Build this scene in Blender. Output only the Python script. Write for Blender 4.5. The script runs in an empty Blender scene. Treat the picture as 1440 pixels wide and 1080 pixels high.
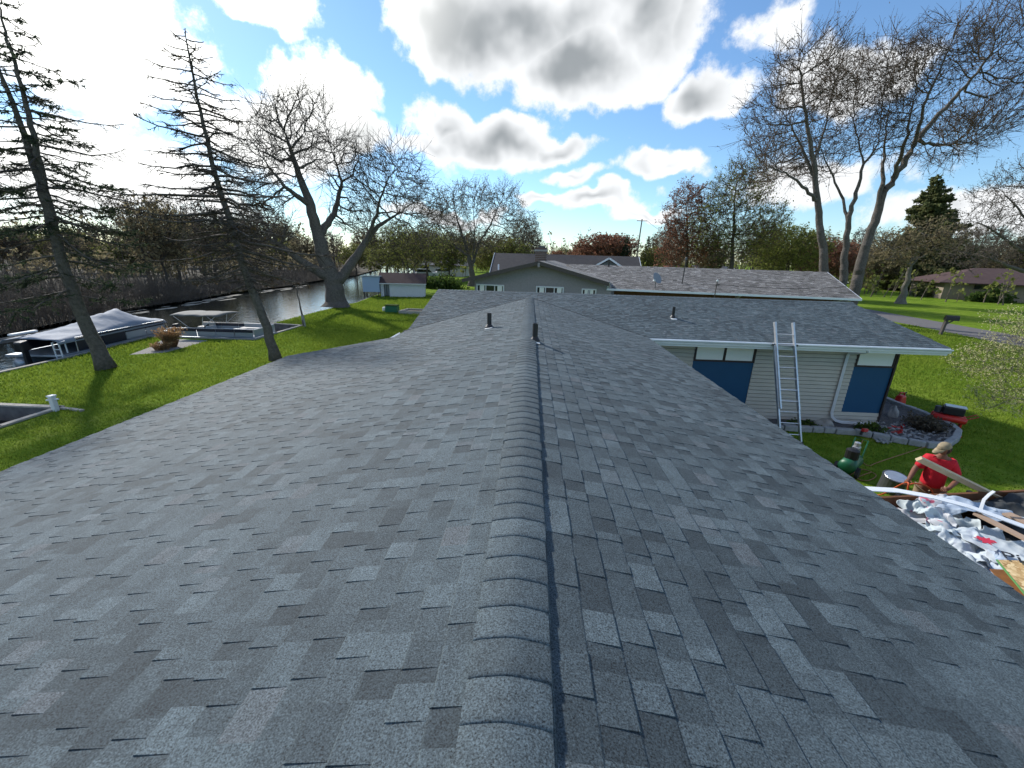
import bpy, math, random
import numpy as np
from mathutils import Vector, Matrix
random.seed(7); RNG = np.random.default_rng(11)
SC = bpy.context.scene; COL = SC.collection
rad = math.radians

# ------------------------------------------------------------------ camera
FPX = 570.72                      # focal length in pixels of the 1440 px wide photograph
YAW, PITCH, ROLL = 0.0380, 0.3032, 0.0280
CAM = np.array([0.0174, 0.0, 4.607])
_fw = np.array([-math.sin(YAW)*math.cos(PITCH), math.cos(YAW)*math.cos(PITCH), -math.sin(PITCH)])
_rt = np.array([math.cos(YAW), math.sin(YAW), 0.0]); _up = np.cross(_rt, _fw)
RT = _rt*math.cos(ROLL) + _up*math.sin(ROLL); UP = -_rt*math.sin(ROLL) + _up*math.cos(ROLL); FW = _fw
cd = bpy.data.cameras.new('camera'); cam = bpy.data.objects.new('camera', cd); COL.objects.link(cam)
cam.matrix_world = Matrix(((RT[0], UP[0], -FW[0], CAM[0]), (RT[1], UP[1], -FW[1], CAM[1]), (RT[2], UP[2], -FW[2], CAM[2]), (0, 0, 0, 1)))
cd.sensor_fit = 'HORIZONTAL'; cd.sensor_width = 36.0; cd.lens = FPX/1440*36.0; cd.clip_start = 0.05; cd.clip_end = 3000
SC.camera = cam
def ray(px, py): return FW + RT*(px-720)/FPX - UP*(py-540)/FPX
def at_z(px, py, z=0.0): d = ray(px, py); return CAM + d*(z-CAM[2])/d[2]
def at_y(px, py, y): d = ray(px, py); return CAM + d*(y-CAM[1])/d[1]
def at_x(px, py, x): d = ray(px, py); return CAM + d*(x-CAM[0])/d[0]

# ------------------------------------------------------------------ light and exposure
SUN_AZ, SUN_EL = rad(-46.0), rad(32.0)      # azimuth from +Y towards +X
SUND = np.array([math.sin(SUN_AZ)*math.cos(SUN_EL), math.cos(SUN_AZ)*math.cos(SUN_EL), math.sin(SUN_EL)])
SC.view_settings.view_transform = 'Standard'; SC.view_settings.look = 'None'
SC.view_settings.gamma = 1.0; SC.view_settings.exposure = 1.3; SC.view_settings.use_curve_mapping = False
sl = bpy.data.lights.new('sun', 'SUN'); sl.energy = 2.2; sl.angle = rad(3.0); sl.color = (1.0, 0.955, 0.88)
so = bpy.data.objects.new('sun', sl); COL.objects.link(so)
so.rotation_euler = Vector(SUND).to_track_quat('Z', 'Y').to_euler(); so.location = (0, 0, 60)

world = bpy.data.worlds.new('World'); SC.world = world; world.use_nodes = True
wn, wl = world.node_tree.nodes, world.node_tree.links
wn.clear()
def N(t, **k):
    n = wn.new(t)
    for a, b in k.items(): setattr(n, a, b)
    return n
def wmath(op, a, b=None, c=None, clamp=False):
    n = N('ShaderNodeMath', operation=op, use_clamp=clamp)
    for i, v in enumerate((a, b, c)):
        if v is None: continue
        if isinstance(v, (int, float)): n.inputs[i].default_value = v
        else: wl.new(v, n.inputs[i])
    return n.outputs[0]
def wdot(vec, c):
    n = N('ShaderNodeVectorMath', operation='DOT_PRODUCT'); wl.new(vec, n.inputs[0]); n.inputs[1].default_value = tuple(c)
    return n.outputs['Value']
def wmix(f, a, b):
    n = N('ShaderNodeMix', data_type='RGBA')
    for i, v in ((0, f), (6, a), (7, b)):
        if isinstance(v, (int, float)): n.inputs[i].default_value = v
        elif isinstance(v, tuple): n.inputs[i].default_value = v
        else: wl.new(v, n.inputs[i])
    return n.outputs[2]
def wsmooth(v, a, b, o0=0.0, o1=1.0):
    n = N('ShaderNodeMapRange', interpolation_type='SMOOTHSTEP'); wl.new(v, n.inputs[0])
    for i, x in enumerate((a, b, o0, o1)): n.inputs[i+1].default_value = x
    return n.outputs[0]
sky = N('ShaderNodeTexSky', sky_type='NISHITA', sun_disc=False)
sky.sun_elevation = SUN_EL; sky.sun_rotation = SUN_AZ
sky.altitude = 200; sky.air_density = 1.1; sky.dust_density = 0.15; sky.ozone_density = 3.0
tc = N('ShaderNodeTexCoord'); D0 = tc.outputs['Generated']
warp = N('ShaderNodeTexNoise', noise_dimensions='3D'); wl.new(D0, warp.inputs['Vector'])
for k, v in (('Scale', 6.0), ('Detail', 3.0), ('Roughness', 0.6)): warp.inputs[k].default_value = v
wv = N('ShaderNodeVectorMath', operation='MULTIPLY_ADD'); wl.new(warp.outputs['Color'], wv.inputs[0]); wv.inputs[1].default_value = (0.16,)*3; wl.new(D0, wv.inputs[2])
wv2 = N('ShaderNodeVectorMath', operation='SUBTRACT'); wl.new(wv.outputs[0], wv2.inputs[0]); wv2.inputs[1].default_value = (0.08,)*3
DV = wv2.outputs[0]
def nrm(v): v = np.asarray(v, float); return v/np.linalg.norm(v)
# clouds: photo direction, half width, half height (in px near the image centre), weight
CL = [(640, 30, 80, 62, 1.0), (730, 45, 110, 62, 1.0), (820, 95, 120, 50, 1.0), (900, 40, 85, 62, .9), (960, 30, 50, 40, .6), (800, 30, 100, 60, .8),
      (700, 195, 110, 36, 1.0), (780, 205, 75, 24, .8), (630, 175, 55, 34, .7), (610, 205, 60, 25, .6),
      (985, 140, 62, 40, .85), (1090, 35, 34, 36, .42), (455, 125, 80, 42, .8), (500, 180, 75, 34, .9), (400, 190, 110, 60, .7), (350, 8, 70, 22, .5),
      (800, 250, 65, 13, .55), (925, 238, 62, 17, .6), (830, 283, 90, 17, .8), (900, 297, 70, 14, .6), (755, 283, 48, 12, .55), (640, 300, 120, 16, .5), (80, 40, 130, 80, .7), (180, 250, 150, 60, .55),
      (1190, 110, 90, 48, .7), (1150, 250, 110, 30, .5), (1370, 300, 120, 22, .5), (60, 95, 45, 13, .5)]
CL = [(nrm(ray(x, y)), w/FPX*.92, h/FPX*.95, k) for x, y, w, h, k in CL]
for i in range(15):                      # the same kind of sky goes on all round
    az = rad(66 + 228*((i*0.618034) % 1)); el = rad(7 + 58*((i*0.381966+.13) % 1)**1.2)
    b = 0.34
    CL.append((np.array([math.sin(az)*math.cos(el), math.cos(az)*math.cos(el), math.sin(el)]), b*random.uniform(.6, 1.2), b*(.25+.5*math.sin(el))*random.uniform(.7, 1.1), random.uniform(.6, 1.0)))
acc = None
for c, a, b, k in CL:
    r = nrm(np.cross(c, (0, 0, 1))); u = nrm(np.cross(r, c))
    x = wdot(DV, r/a); y = wdot(DV, u/b)
    d = wmath('SQRT', wmath('MULTIPLY_ADD', x, x, wmath('MULTIPLY', y, y)))
    d = wmath('MULTIPLY_ADD', d, -k, k)
    acc = d if acc is None else wmath('MAXIMUM', acc, d)
nz = N('ShaderNodeTexNoise', noise_dimensions='3D'); wl.new(D0, nz.inputs['Vector'])
for k, v in (('Scale', 11.0), ('Detail', 8.0), ('Roughness', 0.66)): nz.inputs[k].default_value = v
nz2 = N('ShaderNodeTexNoise', noise_dimensions='3D'); wl.new(D0, nz2.inputs['Vector'])
for k, v in (('Scale', 6.0), ('Detail', 4.0), ('Roughness', 0.55)): nz2.inputs[k].default_value = v
dens = wmath('ADD', acc, wmath('MULTIPLY', wmath('SUBTRACT', nz.outputs[0], 0.54), 1.0))
cover = wsmooth(dens, 0.0, 0.24)
thick = wsmooth(wmath('ADD', acc, wmath('MULTIPLY', wmath('SUBTRACT', nz2.outputs[0], 0.5), 1.2)), 0.18, 1.0)
sundot = wmath('MAXIMUM', wdot(D0, SUND), 0.0)
glow = wsmooth(sundot, 0.80, 1.0)
lit = wmix(thick, (0.44, 0.45, 0.46, 1), (0.150, 0.163, 0.173, 1))
lit = wmix(glow, lit, (0.85, 0.85, 0.82, 1))
skc = wmix(1.0, sky.outputs[0], (1, 1, 1, 1))
mulv = N('ShaderNodeVectorMath', operation='MULTIPLY'); wl.new(sky.outputs[0], mulv.inputs[0]); mulv.inputs[1].default_value = (0.056, 0.066, 0.073)
final = wmix(cover, mulv.outputs[0], lit)
bg = N('ShaderNodeBackground'); wl.new(final, bg.inputs[0]); bg.inputs[1].default_value = 1.0
wo = N('ShaderNodeOutputWorld'); wl.new(bg.outputs[0], wo.inputs[0])
world.cycles.sampling_method = 'MANUAL'; world.cycles.sample_map_resolution = 512
SC.cycles.max_bounces = 6; SC.cycles.diffuse_bounces = 3; SC.cycles.glossy_bounces = 3; SC.cycles.transparent_max_bounces = 8
SC.cycles.use_denoising = True; SC.cycles.use_adaptive_sampling = True; SC.cycles.adaptive_threshold = 0.015

# ------------------------------------------------------------------ materials
def material(name, color, rough=.8, metal=0.0, spec=.3, noise=None, bump=None, attr=None, color2=None, alpha=None, trans=0.0, sss=0.0):
    """noise=(scale, detail, amount) varies the colour, bump=(scale, strength, distance), attr: name of a float attribute that mixes to color2"""
    m = bpy.data.materials.new(name); m.use_nodes = True
    n, l = m.node_tree.nodes, m.node_tree.links; b = n['Principled BSDF']
    b.inputs['Roughness'].default_value = rough; b.inputs['Metallic'].default_value = metal; b.inputs['Specular IOR Level'].default_value = spec
    if trans: b.inputs['Transmission Weight'].default_value = trans
    geo = n.new('ShaderNodeNewGeometry'); col = None
    if attr or noise:
        c1 = tuple(color)+(1,); c2 = tuple(color2 if color2 else [c*.55 for c in color])+(1,)
        mx = n.new('ShaderNodeMix'); mx.data_type = 'RGBA'; mx.inputs[6].default_value = c1; mx.inputs[7].default_value = c2
        fac = None
        if attr:
            at = n.new('ShaderNodeAttribute'); at.attribute_name = attr; fac = at.outputs['Fac']
        if noise:
            t = n.new('ShaderNodeTexNoise'); l.new(geo.outputs['Position'], t.inputs['Vector'])
            t.inputs['Scale'].default_value = noise[0]; t.inputs['Detail'].default_value = noise[1]; t.inputs['Roughness'].default_value = .6
            r = n.new('ShaderNodeMapRange'); l.new(t.outputs[0], r.inputs[0]); r.inputs[1].default_value = .5-.5/max(noise[2], .01)*.5; r.inputs[2].default_value = .5+.5/max(noise[2], .01)*.5
            if fac is None: fac = r.outputs[0]
            else:
                a = n.new('ShaderNodeMath'); a.operation = 'MULTIPLY_ADD'; a.use_clamp = True; l.new(r.outputs[0], a.inputs[0]); a.inputs[1].default_value = .5; l.new(fac, a.inputs[2])
                fac = a.outputs[0]
        l.new(fac, mx.inputs[0]); l.new(mx.outputs[2], b.inputs['Base Color'])
    else:
        b.inputs['Base Color'].default_value = tuple(color)+(1,)
    if bump:
        t = n.new('ShaderNodeTexNoise'); l.new(geo.outputs['Position'], t.inputs['Vector']); t.inputs['Scale'].default_value = bump[0]; t.inputs['Detail'].default_value = 4
        bp = n.new('ShaderNodeBump'); bp.inputs['Strength'].default_value = bump[1]; bp.inputs['Distance'].default_value = bump[2]
        l.new(t.outputs[0], bp.inputs['Height']); l.new(bp.outputs[0], b.inputs['Normal'])
    return m
def ramp(n, stops, interp='LINEAR'):
    r = n.new('ShaderNodeValToRGB'); r.color_ramp.interpolation = interp; e = r.color_ramp.elements
    while len(e) < len(stops): e.new(.5)
    for x, (p, c) in zip(e, stops): x.position = p; x.color = tuple(c)+(1,)
    return r
def shingle_material(name, stops, grain=1.0):
    m = bpy.data.materials.new(name); m.use_nodes = True
    n, l = m.node_tree.nodes, m.node_tree.links; b = n['Principled BSDF']
    geo = n.new('ShaderNodeNewGeometry'); at = n.new('ShaderNodeAttribute'); at.attribute_name = 'tint'
    big = n.new('ShaderNodeTexNoise'); l.new(geo.outputs['Position'], big.inputs['Vector']); big.inputs['Scale'].default_value = .9; big.inputs['Detail'].default_value = 4
    fine = n.new('ShaderNodeTexNoise'); l.new(geo.outputs['Position'], fine.inputs['Vector']); fine.inputs['Scale'].default_value = 150; fine.inputs['Detail'].default_value = 3; fine.inputs['Roughness'].default_value = .75
    mid = n.new('ShaderNodeTexNoise'); l.new(geo.outputs['Position'], mid.inputs['Vector']); mid.inputs['Scale'].default_value = 16; mid.inputs['Detail'].default_value = 3
    a = n.new('ShaderNodeMath'); a.operation = 'MULTIPLY_ADD'; l.new(big.outputs[0], a.inputs[0]); a.inputs[1].default_value = .5; l.new(at.outputs['Fac'], a.inputs[2])
    s = n.new('ShaderNodeMath'); s.operation = 'SUBTRACT'; l.new(a.outputs[0], s.inputs[0]); s.inputs[1].default_value = .25; s.use_clamp = True
    r = ramp(n, stops); l.new(s.outputs[0], r.inputs[0])
    g = n.new('ShaderNodeMapRange'); l.new(fine.outputs[0], g.inputs[0]); g.inputs[1].default_value = .30; g.inputs[2].default_value = .70; g.inputs[3].default_value = max(0.0, 1-1.0*grain); g.inputs[4].default_value = 1+1.0*grain
    g2 = n.new('ShaderNodeMapRange'); l.new(mid.outputs[0], g2.inputs[0]); g2.inputs[1].default_value = .3; g2.inputs[2].default_value = .7; g2.inputs[3].default_value = .86; g2.inputs[4].default_value = 1.12
    mm = n.new('ShaderNodeMath'); mm.operation = 'MULTIPLY'; l.new(g.outputs[0], mm.inputs[0]); l.new(g2.outputs[0], mm.inputs[1])
    v = n.new('ShaderNodeVectorMath'); v.operation = 'SCALE'; l.new(r.outputs[0], v.inputs[0]); l.new(mm.outputs[0], v.inputs['Scale'])
    l.new(v.outputs[0], b.inputs['Base Color']); b.inputs['Roughness'].default_value = .82; b.inputs['Specular IOR Level'].default_value = .35
    bp = n.new('ShaderNodeBump'); bp.inputs['Strength'].default_value = .55*grain; bp.inputs['Distance'].default_value = .003
    l.new(fine.outputs[0], bp.inputs['Height']); l.new(bp.outputs[0], b.inputs['Normal'])
    return m
M = {}
M['shingle'] = shingle_material('shingle', [(0.0, (.024, .033, .039)), (.25, (.043, .058, .066)), (.5, (.066, .088, .099)), (.75, (.093, .122, .135)), (.88, (.088, .102, .112)), (1.0, (.13, .165, .18))])
M['shingle_brown'] = shingle_material('shingle_brown', [(0.0, (.072, .066, .060)), (.35, (.130, .121, .112)), (.7, (.195, .184, .172)), (1.0, (.31, .295, .28))])
M['roof_dark'] = material('roof_dark', (.055, .05, .05), .9, noise=(3, 5, .8), color2=(.09, .08, .078))
M['roof_maroon'] = material('roof_maroon', (.06, .035, .032), .9, noise=(2, 6, .8), color2=(.095, .06, .055))
M['white_metal'] = material('white_metal', (.80, .83, .86), .38, spec=.5, noise=(2.5, 4, .5), color2=(.6, .64, .68))
M['white_paint'] = material('white_paint', (.74, .76, .77), .6, noise=(3, 5, .5), color2=(.6, .61, .61))
M['aluminium'] = material('aluminium', (.68, .69, .70), .38, metal=.75, noise=(8, 4, .7), color2=(.5, .5, .5))
M['siding'] = material('siding', (.50, .465, .41), .65, noise=(3, 5, .7), color2=(.40, .37, .325))
M['blue_panel'] = material('blue_panel', (.010, .072, .165), .55, noise=(1.5, 5, .6), color2=(.008, .058, .135))
M['dark_trim'] = material('dark_trim', (.035, .025, .024), .6)
M['soffit'] = material('soffit', (.45, .46, .47), .7)
M['curtain_and_reflection'] = material('curtain_and_reflection', (.80, .80, .75), .5)
M['black_plastic'] = material('black_plastic', (.012, .012, .013), .45, spec=.5)
M['rubber'] = material('rubber', (.02, .02, .021), .7)
M['lead_white'] = material('lead_white', (.62, .64, .65), .5)
M['glass_dark'] = material('glass_dark', (.02, .026, .03), .06, spec=.6)
M['concrete'] = material('concrete', (.36, .35, .33), .9, noise=(6, 6, .9), color2=(.24, .235, .22), bump=(60, .3, .01))
M['grey_shake'] = material('grey_shake', (.33, .305, .305), .8, noise=(9, 5, .8), color2=(.24, .22, .22))
M['fascia_brown'] = material('fascia_brown', (.10, .085, .075), .7, noise=(10, 4, .7), color2=(.06, .05, .045))
M['brick'] = material('brick', (.16, .10, .08), .9, noise=(11, 4, .9), color2=(.09, .07, .06))

# ------------------------------------------------------------------ builders
def setp(o, label=None, cat=None, group=None, kind=None):
    for k, v in (('label', label), ('category', cat), ('group', group), ('kind', kind)):
        if v: o[k] = v
    return o
def link(o): COL.objects.link(o); return o
def thing(name, label, cat, loc=(0, 0, 0), group=None):
    o = link(bpy.data.objects.new(name, None)); o.location = tuple(float(x) for x in loc); o.empty_display_size = .3
    return setp(o, label, cat, group)
def origin_of(o):
    v = Vector((0, 0, 0))
    while o is not None: v += o.location; o = o.parent
    return np.array(v)
def copy_tree(o, parent=None):
    c = link(o.copy()); c.parent = parent
    for ch in list(o.children): copy_tree(ch, c)
    return c
def rotm(rx=0, ry=0, rz=0):
    return np.array((Matrix.Rotation(rz, 3, 'Z') @ Matrix.Rotation(ry, 3, 'Y') @ Matrix.Rotation(rx, 3, 'X')))
class MB:
    """collects shapes in world (or thing) coordinates, build() makes ONE mesh object"""
    def __init__(s): s.v = []; s.f = []; s.t = []; s.m = []; s.n = 0
    def add(s, v, f, tint=0.5, mi=0):
        v = np.asarray(v, float); s.v.append(v)
        for q in f: s.f.append(tuple(int(i)+s.n for i in q)); s.t.append(tint); s.m.append(mi)
        s.n += len(v); return s
    def box(s, c, d, R=None, tint=.5, mi=0, taper=1.0):
        x, y, z = np.array(d)/2.0
        v = np.array([(-x, -y, -z), (x, -y, -z), (x, y, -z), (-x, y, -z), (-x*taper, -y*taper, z), (x*taper, -y*taper, z), (x*taper, y*taper, z), (-x*taper, y*taper, z)])
        if R is not None: v = v @ np.asarray(R).T
        return s.add(v+np.array(c), [(0, 3, 2, 1), (4, 5, 6, 7), (0, 1, 5, 4), (1, 2, 6, 5), (2, 3, 7, 6), (3, 0, 4, 7)], tint, mi)
    def span(s, a, b, w, h, up=(0, 0, 1), tint=.5, mi=0):
        """a beam of section w x h from a to b (h along up)"""
        a, b = np.array(a, float), np.array(b, float); d = nrm(b-a); sd = nrm(np.cross(d, up)); u = np.cross(sd, d)
        R = np.array([d, sd, u]).T
        return s.box((a+b)/2, (np.linalg.norm(b-a), w, h), R, tint, mi)
    def prism(s, poly, axis, a, b, tint=.5, mi=0):
        """polygon in the plane across axis ('x': (y,z), 'y': (x,z), 'z': (x,y)) pulled from a to b"""
        n = len(poly); V = []
        for q in (a, b):
            for (u, w) in poly: V.append({'x': (q, u, w), 'y': (u, q, w), 'z': (u, w, q)}[axis])
        F = [tuple(range(n))[::-1], tuple(range(n, 2*n))] + [(i, (i+1) % n, n+(i+1) % n, n+i) for i in range(n)]
        return s.add(V, F, tint, mi)
    def tube(s, pts, r, sides=8, cap=True, tint=.5, mi=0):
        pts = np.array(pts, float); n = len(pts); r = np.broadcast_to(np.array(r, float), (n,)) if np.ndim(r) else np.full(n, float(r))
        t = np.gradient(pts, axis=0); t /= np.maximum(np.linalg.norm(t, axis=1), 1e-9)[:, None]
        ref = np.array((0, 0, 1.0)) if abs(t[0][2]) < .9 else np.array((1.0, 0, 0)); u = nrm(np.cross(t[0], ref)); V = []
        for i in range(n):
            u = nrm(u - t[i]*(u@t[i])); w = np.cross(t[i], u)
            for k in range(sides):
                a = 2*math.pi*k/sides; V.append(pts[i]+r[i]*(math.cos(a)*u+math.sin(a)*w))
        F = [(i*sides+k, i*sides+(k+1) % sides, (i+1)*sides+(k+1) % sides, (i+1)*sides+k) for i in range(n-1) for k in range(sides)]
        if cap: F += [tuple(range(sides))[::-1], tuple((n-1)*sides+k for k in range(sides))]
        return s.add(V, F, tint, mi)
    def lathe(s, c, prof, sides=16, R=None, tint=.5, mi=0):
        V = []; n = len(prof)
        for (r, z) in prof:
            for k in range(sides): a = 2*math.pi*k/sides; V.append((r*math.cos(a), r*math.sin(a), z))
        V = np.array(V)
        if R is not None: V = V @ np.asarray(R).T
        F = [(i*sides+k, i*sides+(k+1) % sides, (i+1)*sides+(k+1) % sides, (i+1)*sides+k) for i in range(n-1) for k in range(sides)]
        F += [tuple(range(sides))[::-1], tuple((n-1)*sides+k for k in range(sides))]
        return s.add(V+np.array(c), F, tint, mi)
    def build(s, name, mats, parent=None, smooth=False, bevel=0, sub=0):
        o = mesh_obj(name, np.concatenate(s.v), s.f, mats, parent, smooth, s.t, s.m)
        if bevel:
            b = o.modifiers.new('bevel', 'BEVEL'); b.width = bevel; b.segments = 2; b.limit_method = 'ANGLE'; b.angle_limit = rad(40)
        if sub:
            b = o.modifiers.new('sub', 'SUBSURF'); b.levels = sub; b.render_levels = sub
        return o
def mesh_obj(name, v, f, mats, parent=None, smooth=False, tints=None, mi=None, me_only=False):
    me = bpy.data.meshes.new(name); v = np.asarray(v, float)
    if parent is not None: v = v - origin_of(parent)
    if isinstance(f, np.ndarray):
        k = f.shape[1]; me.vertices.add(len(v)); me.vertices.foreach_set('co', v.astype(np.float32).ravel())
        me.loops.add(f.size); me.loops.foreach_set('vertex_index', f.astype(np.int32).ravel())
        me.polygons.add(len(f)); me.polygons.foreach_set('loop_start', np.arange(0, f.size, k, dtype=np.int32))
        me.update(calc_edges=True)
    else:
        me.from_pydata(v.tolist(), [], f)
    mats = mats if isinstance(mats, (list, tuple)) else [mats]
    for m in mats: me.materials.append(M[m] if isinstance(m, str) else m)
    if mi is not None and len(mats) > 1: me.polygons.foreach_set('material_index', np.array(mi, np.int32))
    if tints is not None and len(tints) == len(me.polygons):
        a = me.attributes.new('tint', 'FLOAT', 'FACE'); a.data.foreach_set('value', np.array(tints, np.float32))
    if smooth: me.polygons.foreach_set('use_smooth', np.ones(len(me.polygons), bool))
    me.update()
    if me_only: return me
    o = link(bpy.data.objects.new(name, me)); o.parent = parent
    return o
def hmm(lo, hi): return random.uniform(lo, hi)
# ------------------------------------------------------------------ our house
S = 2.5/12; ZR = 3.25; WR = 3.355; WL = 6.40; WL2 = 3.52; YST = 10.32
YG = 11.41; YW = 15.35; XWL, XWR = -3.42, 11.52; YB = -3.0; EX = .1429
ZW = ZR + S*(YW-YG-WR); ZE = ZR - S*WR           # wing ridge, eave height
cs, sn = 1/math.hypot(1, S), S/math.hypot(1, S)
house = thing('ranch_house', 'low ranch house with charcoal shingle roof, tan siding and blue panels', 'house', (1.0, 6.0, 0))
def roof_plane(p0, u, d, poly, name):
    """deck: polygon in (along u, down d) of the plane, 3 cm thick"""
    p0, u, d = map(np.array, (p0, u, d)); n = np.cross(u, d); n = n if n[2] > 0 else -n
    P = np.array([p0+u*a+d*b for a, b in poly]); k = len(P)
    V = np.concatenate([P-n*.006, P-n*.05]); F = [tuple(range(k)), tuple(range(2*k-1, k-1, -1))]+[(i, k+i, k+(i+1) % k, (i+1) % k) for i in range(k)]
    return mesh_obj(name, V, F, 'shingle', house, tints=[.3]*(k+2))
def tab_profile(t):
    # (down slope, height): from under the upper course to a chamfered butt
    return [(-.030, -.002), (-.030, .0015), (EX-.007, t), (EX, t*.55), (EX, -.002)]
def tab_geom(t):
    pr = tab_profile(t); V = [(x, a, b) for x in (0, 1) for a, b in pr]; n = 5
    return np.array(V), [(1, 2, 7, 6), (2, 3, 8, 7), (3, 4, 9, 8), (0, 1, 2, 3, 4)[::-1], (5, 6, 7, 8, 9)]
TH = (.0055, .0105)
tab_mesh = {}
def shared_tab(ti, k):
    if (ti, k) not in tab_mesh:
        V, F = tab_geom(TH[k]); tab_mesh[(ti, k)] = mesh_obj('shingle', V, F, 'shingle', None, tints=[ti/15]*5, me_only=True)
    return tab_mesh[(ti, k)]
def courses(p0, u, d, n_course, span, first=.0):
    """all tabs of a slope: list of (origin, width, tint, thick)"""
    out = []
    for k in range(n_course):
        a, b = span(k*EX+first); x = a - hmm(0, .2); hi = random.random() < .5; prev = .5
        while x < b:
            w = random.choice((.06, .08, .10, .12, .14, .16, .18, .21))*hmm(.92, 1.08)
            x0, x1 = max(x, a), min(x+w, b)
            if x1-x0 > .02:
                base = random.gauss(.56, .13) if hi else random.gauss(.40, .12)
                if random.random() < .04: base = hmm(.78, .92)
                out.append((x0, k*EX+first, x1-x0, min(.88, max(.2, base)), int(hi)))
            x += w; hi = (not hi) if random.random() < .88 else hi
    return out
def lay(name, p0, u, d, tabs, roof, pick=None, mat='shingle'):
    """joined tabs of a slope; those whose index is in pick become objects of their own"""
    p0, u, d = (np.array(q, float) for q in (p0, u, d)); n = np.cross(u, d); n = n if n[2] > 0 else -n
    V, T, base = [], [], []; F4, F5 = [], []
    G = [tab_geom(t)[0] for t in TH]
    flip = np.cross(u, d)[2] < 0
    FF = tab_geom(.01)[1]
    for i, (a, b, w, ti, k) in enumerate(tabs):
        skew = random.gauss(0, .0016)
        if pick is not None and i in pick:
            o = link(bpy.data.objects.new('shingle', shared_tab(int(ti*15), k))); o.parent = roof
            R = Matrix((tuple(u*w), tuple(d), tuple(n))).transposed() if not flip else Matrix((tuple(-u*w), tuple(d), tuple(n))).transposed()
            loc = p0+u*(a if not flip else a+w)+d*(b+skew)-origin_of(roof)
            m4 = R.to_4x4(); m4.translation = Vector(loc); o.matrix_local = m4
            continue
        g = G[k]; xx = (a+g[:, 0]*w)
        V.append(p0+xx[:, None]*u+(b+skew+g[:, 1])[:, None]*d+g[:, 2][:, None]*n); T += [ti]*5
        q = len(V)-1
        for f in FF: F4.append(tuple(10*q+j for j in (f if not flip else f[::-1])))
    if V:
        o = mesh_obj(name, np.concatenate(V), F4, mat, roof, tints=T); setp(o, kind='stuff'); return o
YV = YG+WR                                         # where the main ridge dies into the wing roof
rR = roof_plane((0, 0, ZR), (0, 1, 0), (cs, 0, -sn), [(YB, 0), (YV, 0), (YG, WR/cs), (YB, WR/cs)], 'roof')
rL = roof_plane((0, 0, ZR), (0, 1, 0), (-cs, 0, -sn), [(YB, 0), (YV, 0), (YG-.17, WL2/cs), (YST, WL2/cs), (YST, WL/cs), (YB, WL/cs)], 'roof')
rW = roof_plane((0, YW, ZW), (1, 0, 0), (0, -cs, -sn), [(XWL, 0), (XWR, 0), (XWR, (YW-YG)/cs), (WR, (YW-YG)/cs), (0, (YW-YV)/cs), (-WL2, (YW-YG+.17)/cs), (XWL, (YW-YG)/cs)], 'roof')
rB = roof_plane((0, YW, ZW), (1, 0, 0), (0, cs, -sn), [(XWL, 0), (XWR, 0), (XWR, 4.0), (XWL, 4.0)], 'roof')
nR = int(round(WR/cs/EX)); nL = int(round(WL/cs/EX)); nW = int(round((YW-YG)/cs/EX))
tR = courses(None, None, None, nR, lambda s: (-1.2, YV-s*cs+.10), first=WR/cs+.012-nR*EX)
tL = courses(None, None, None, nL, lambda s: (-1.2, YST+.01) if s*cs > WL2-.05 else (-1.2, YV-s*cs+.10), first=WL/cs+.012-nL*EX)
tW = courses(None, None, None, nW, lambda s: (XWL-.01, XWR+.01), first=(YW-YG)/cs+.012-nW*EX)
cand = []
for tag, tabs, sg in (('R', tR, 1), ('L', tL, -1)):
    for i, (a, b, w, ti, k) in enumerate(tabs):
        p = np.array([sg*b*cs, a+w/2, ZR-b*sn])-CAM; z = p@FW
        if z > .2 and abs(p@RT/z) < 720/FPX*1.02 and abs(p@UP/z) < 540/FPX*1.02: cand.append((np.linalg.norm(p), tag, i))
cand.sort(); pk = {'R': set(i for _, t, i in cand[:300] if t == 'R'), 'L': set(i for _, t, i in cand[:300] if t == 'L')}
lay('shingles', (0, 0, ZR), (0, 1, 0), (cs, 0, -sn), tR, rR, pk['R'])
lay('shingles', (0, 0, ZR), (0, 1, 0), (-cs, 0, -sn), tL, rL, pk['L'])
lay('shingles', (0, YW, ZW), (1, 0, 0), (0, -cs, -sn), tW, rW)
# ridge caps on the raised vent strip: one bent piece every 14 cm, butt end towards the near end
def cap_mesh(tint, lift, name='ridge_cap'):
    prof = []; hw = .142
    for x in (-hw, -.11, -.08, -.045, -.015, .015, .045, .08, .11, hw):
        prof.append((x, -S*math.sqrt(x*x+.03**2)+S*.03 - (.0 if abs(x) < .13 else .004)))
    ys = [(-.03, .001), (.05, .005), (.112, .0088), (.130, .0084), (.139, .0065), (.1429, .004)]    # along -Y (towards the near end)
    V = [(x, -y, z+h+lift) for y, h in ys for x, z in prof]; n = len(prof)
    V += [(x, -ys[-1][0], z+lift-.006) for x, z in prof]
    F = [(i*n+k, i*n+k+1, (i+1)*n+k+1, (i+1)*n+k) for i in range(len(ys)) for k in range(n-1)]
    # side skirts so that the strip is closed down to the roof
    b = len(V)
    for sgn, kk in ((-1, 0), (1, n-1)):
        V += [(sgn*hw, -ys[0][0], prof[kk][1]+lift-.020), (sgn*hw, -ys[-1][0], prof[kk][1]+lift-.020)]
    F += [(0, (len(ys)-1)*n, b+1, b), (n-1, b+2, b+3, (len(ys)-1)*n+n-1)]
    return mesh_obj(name, V, F, 'shingle', None, smooth=True, tints=[tint]*len(F), me_only=True)
caps_hi = [cap_mesh(t, .022) for t in (.40, .47, .52, .58)]; caps_lo = [cap_mesh(t, .010) for t in (.42, .5, .56)]
YVENT = 10.65
strip = MB(); 
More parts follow.
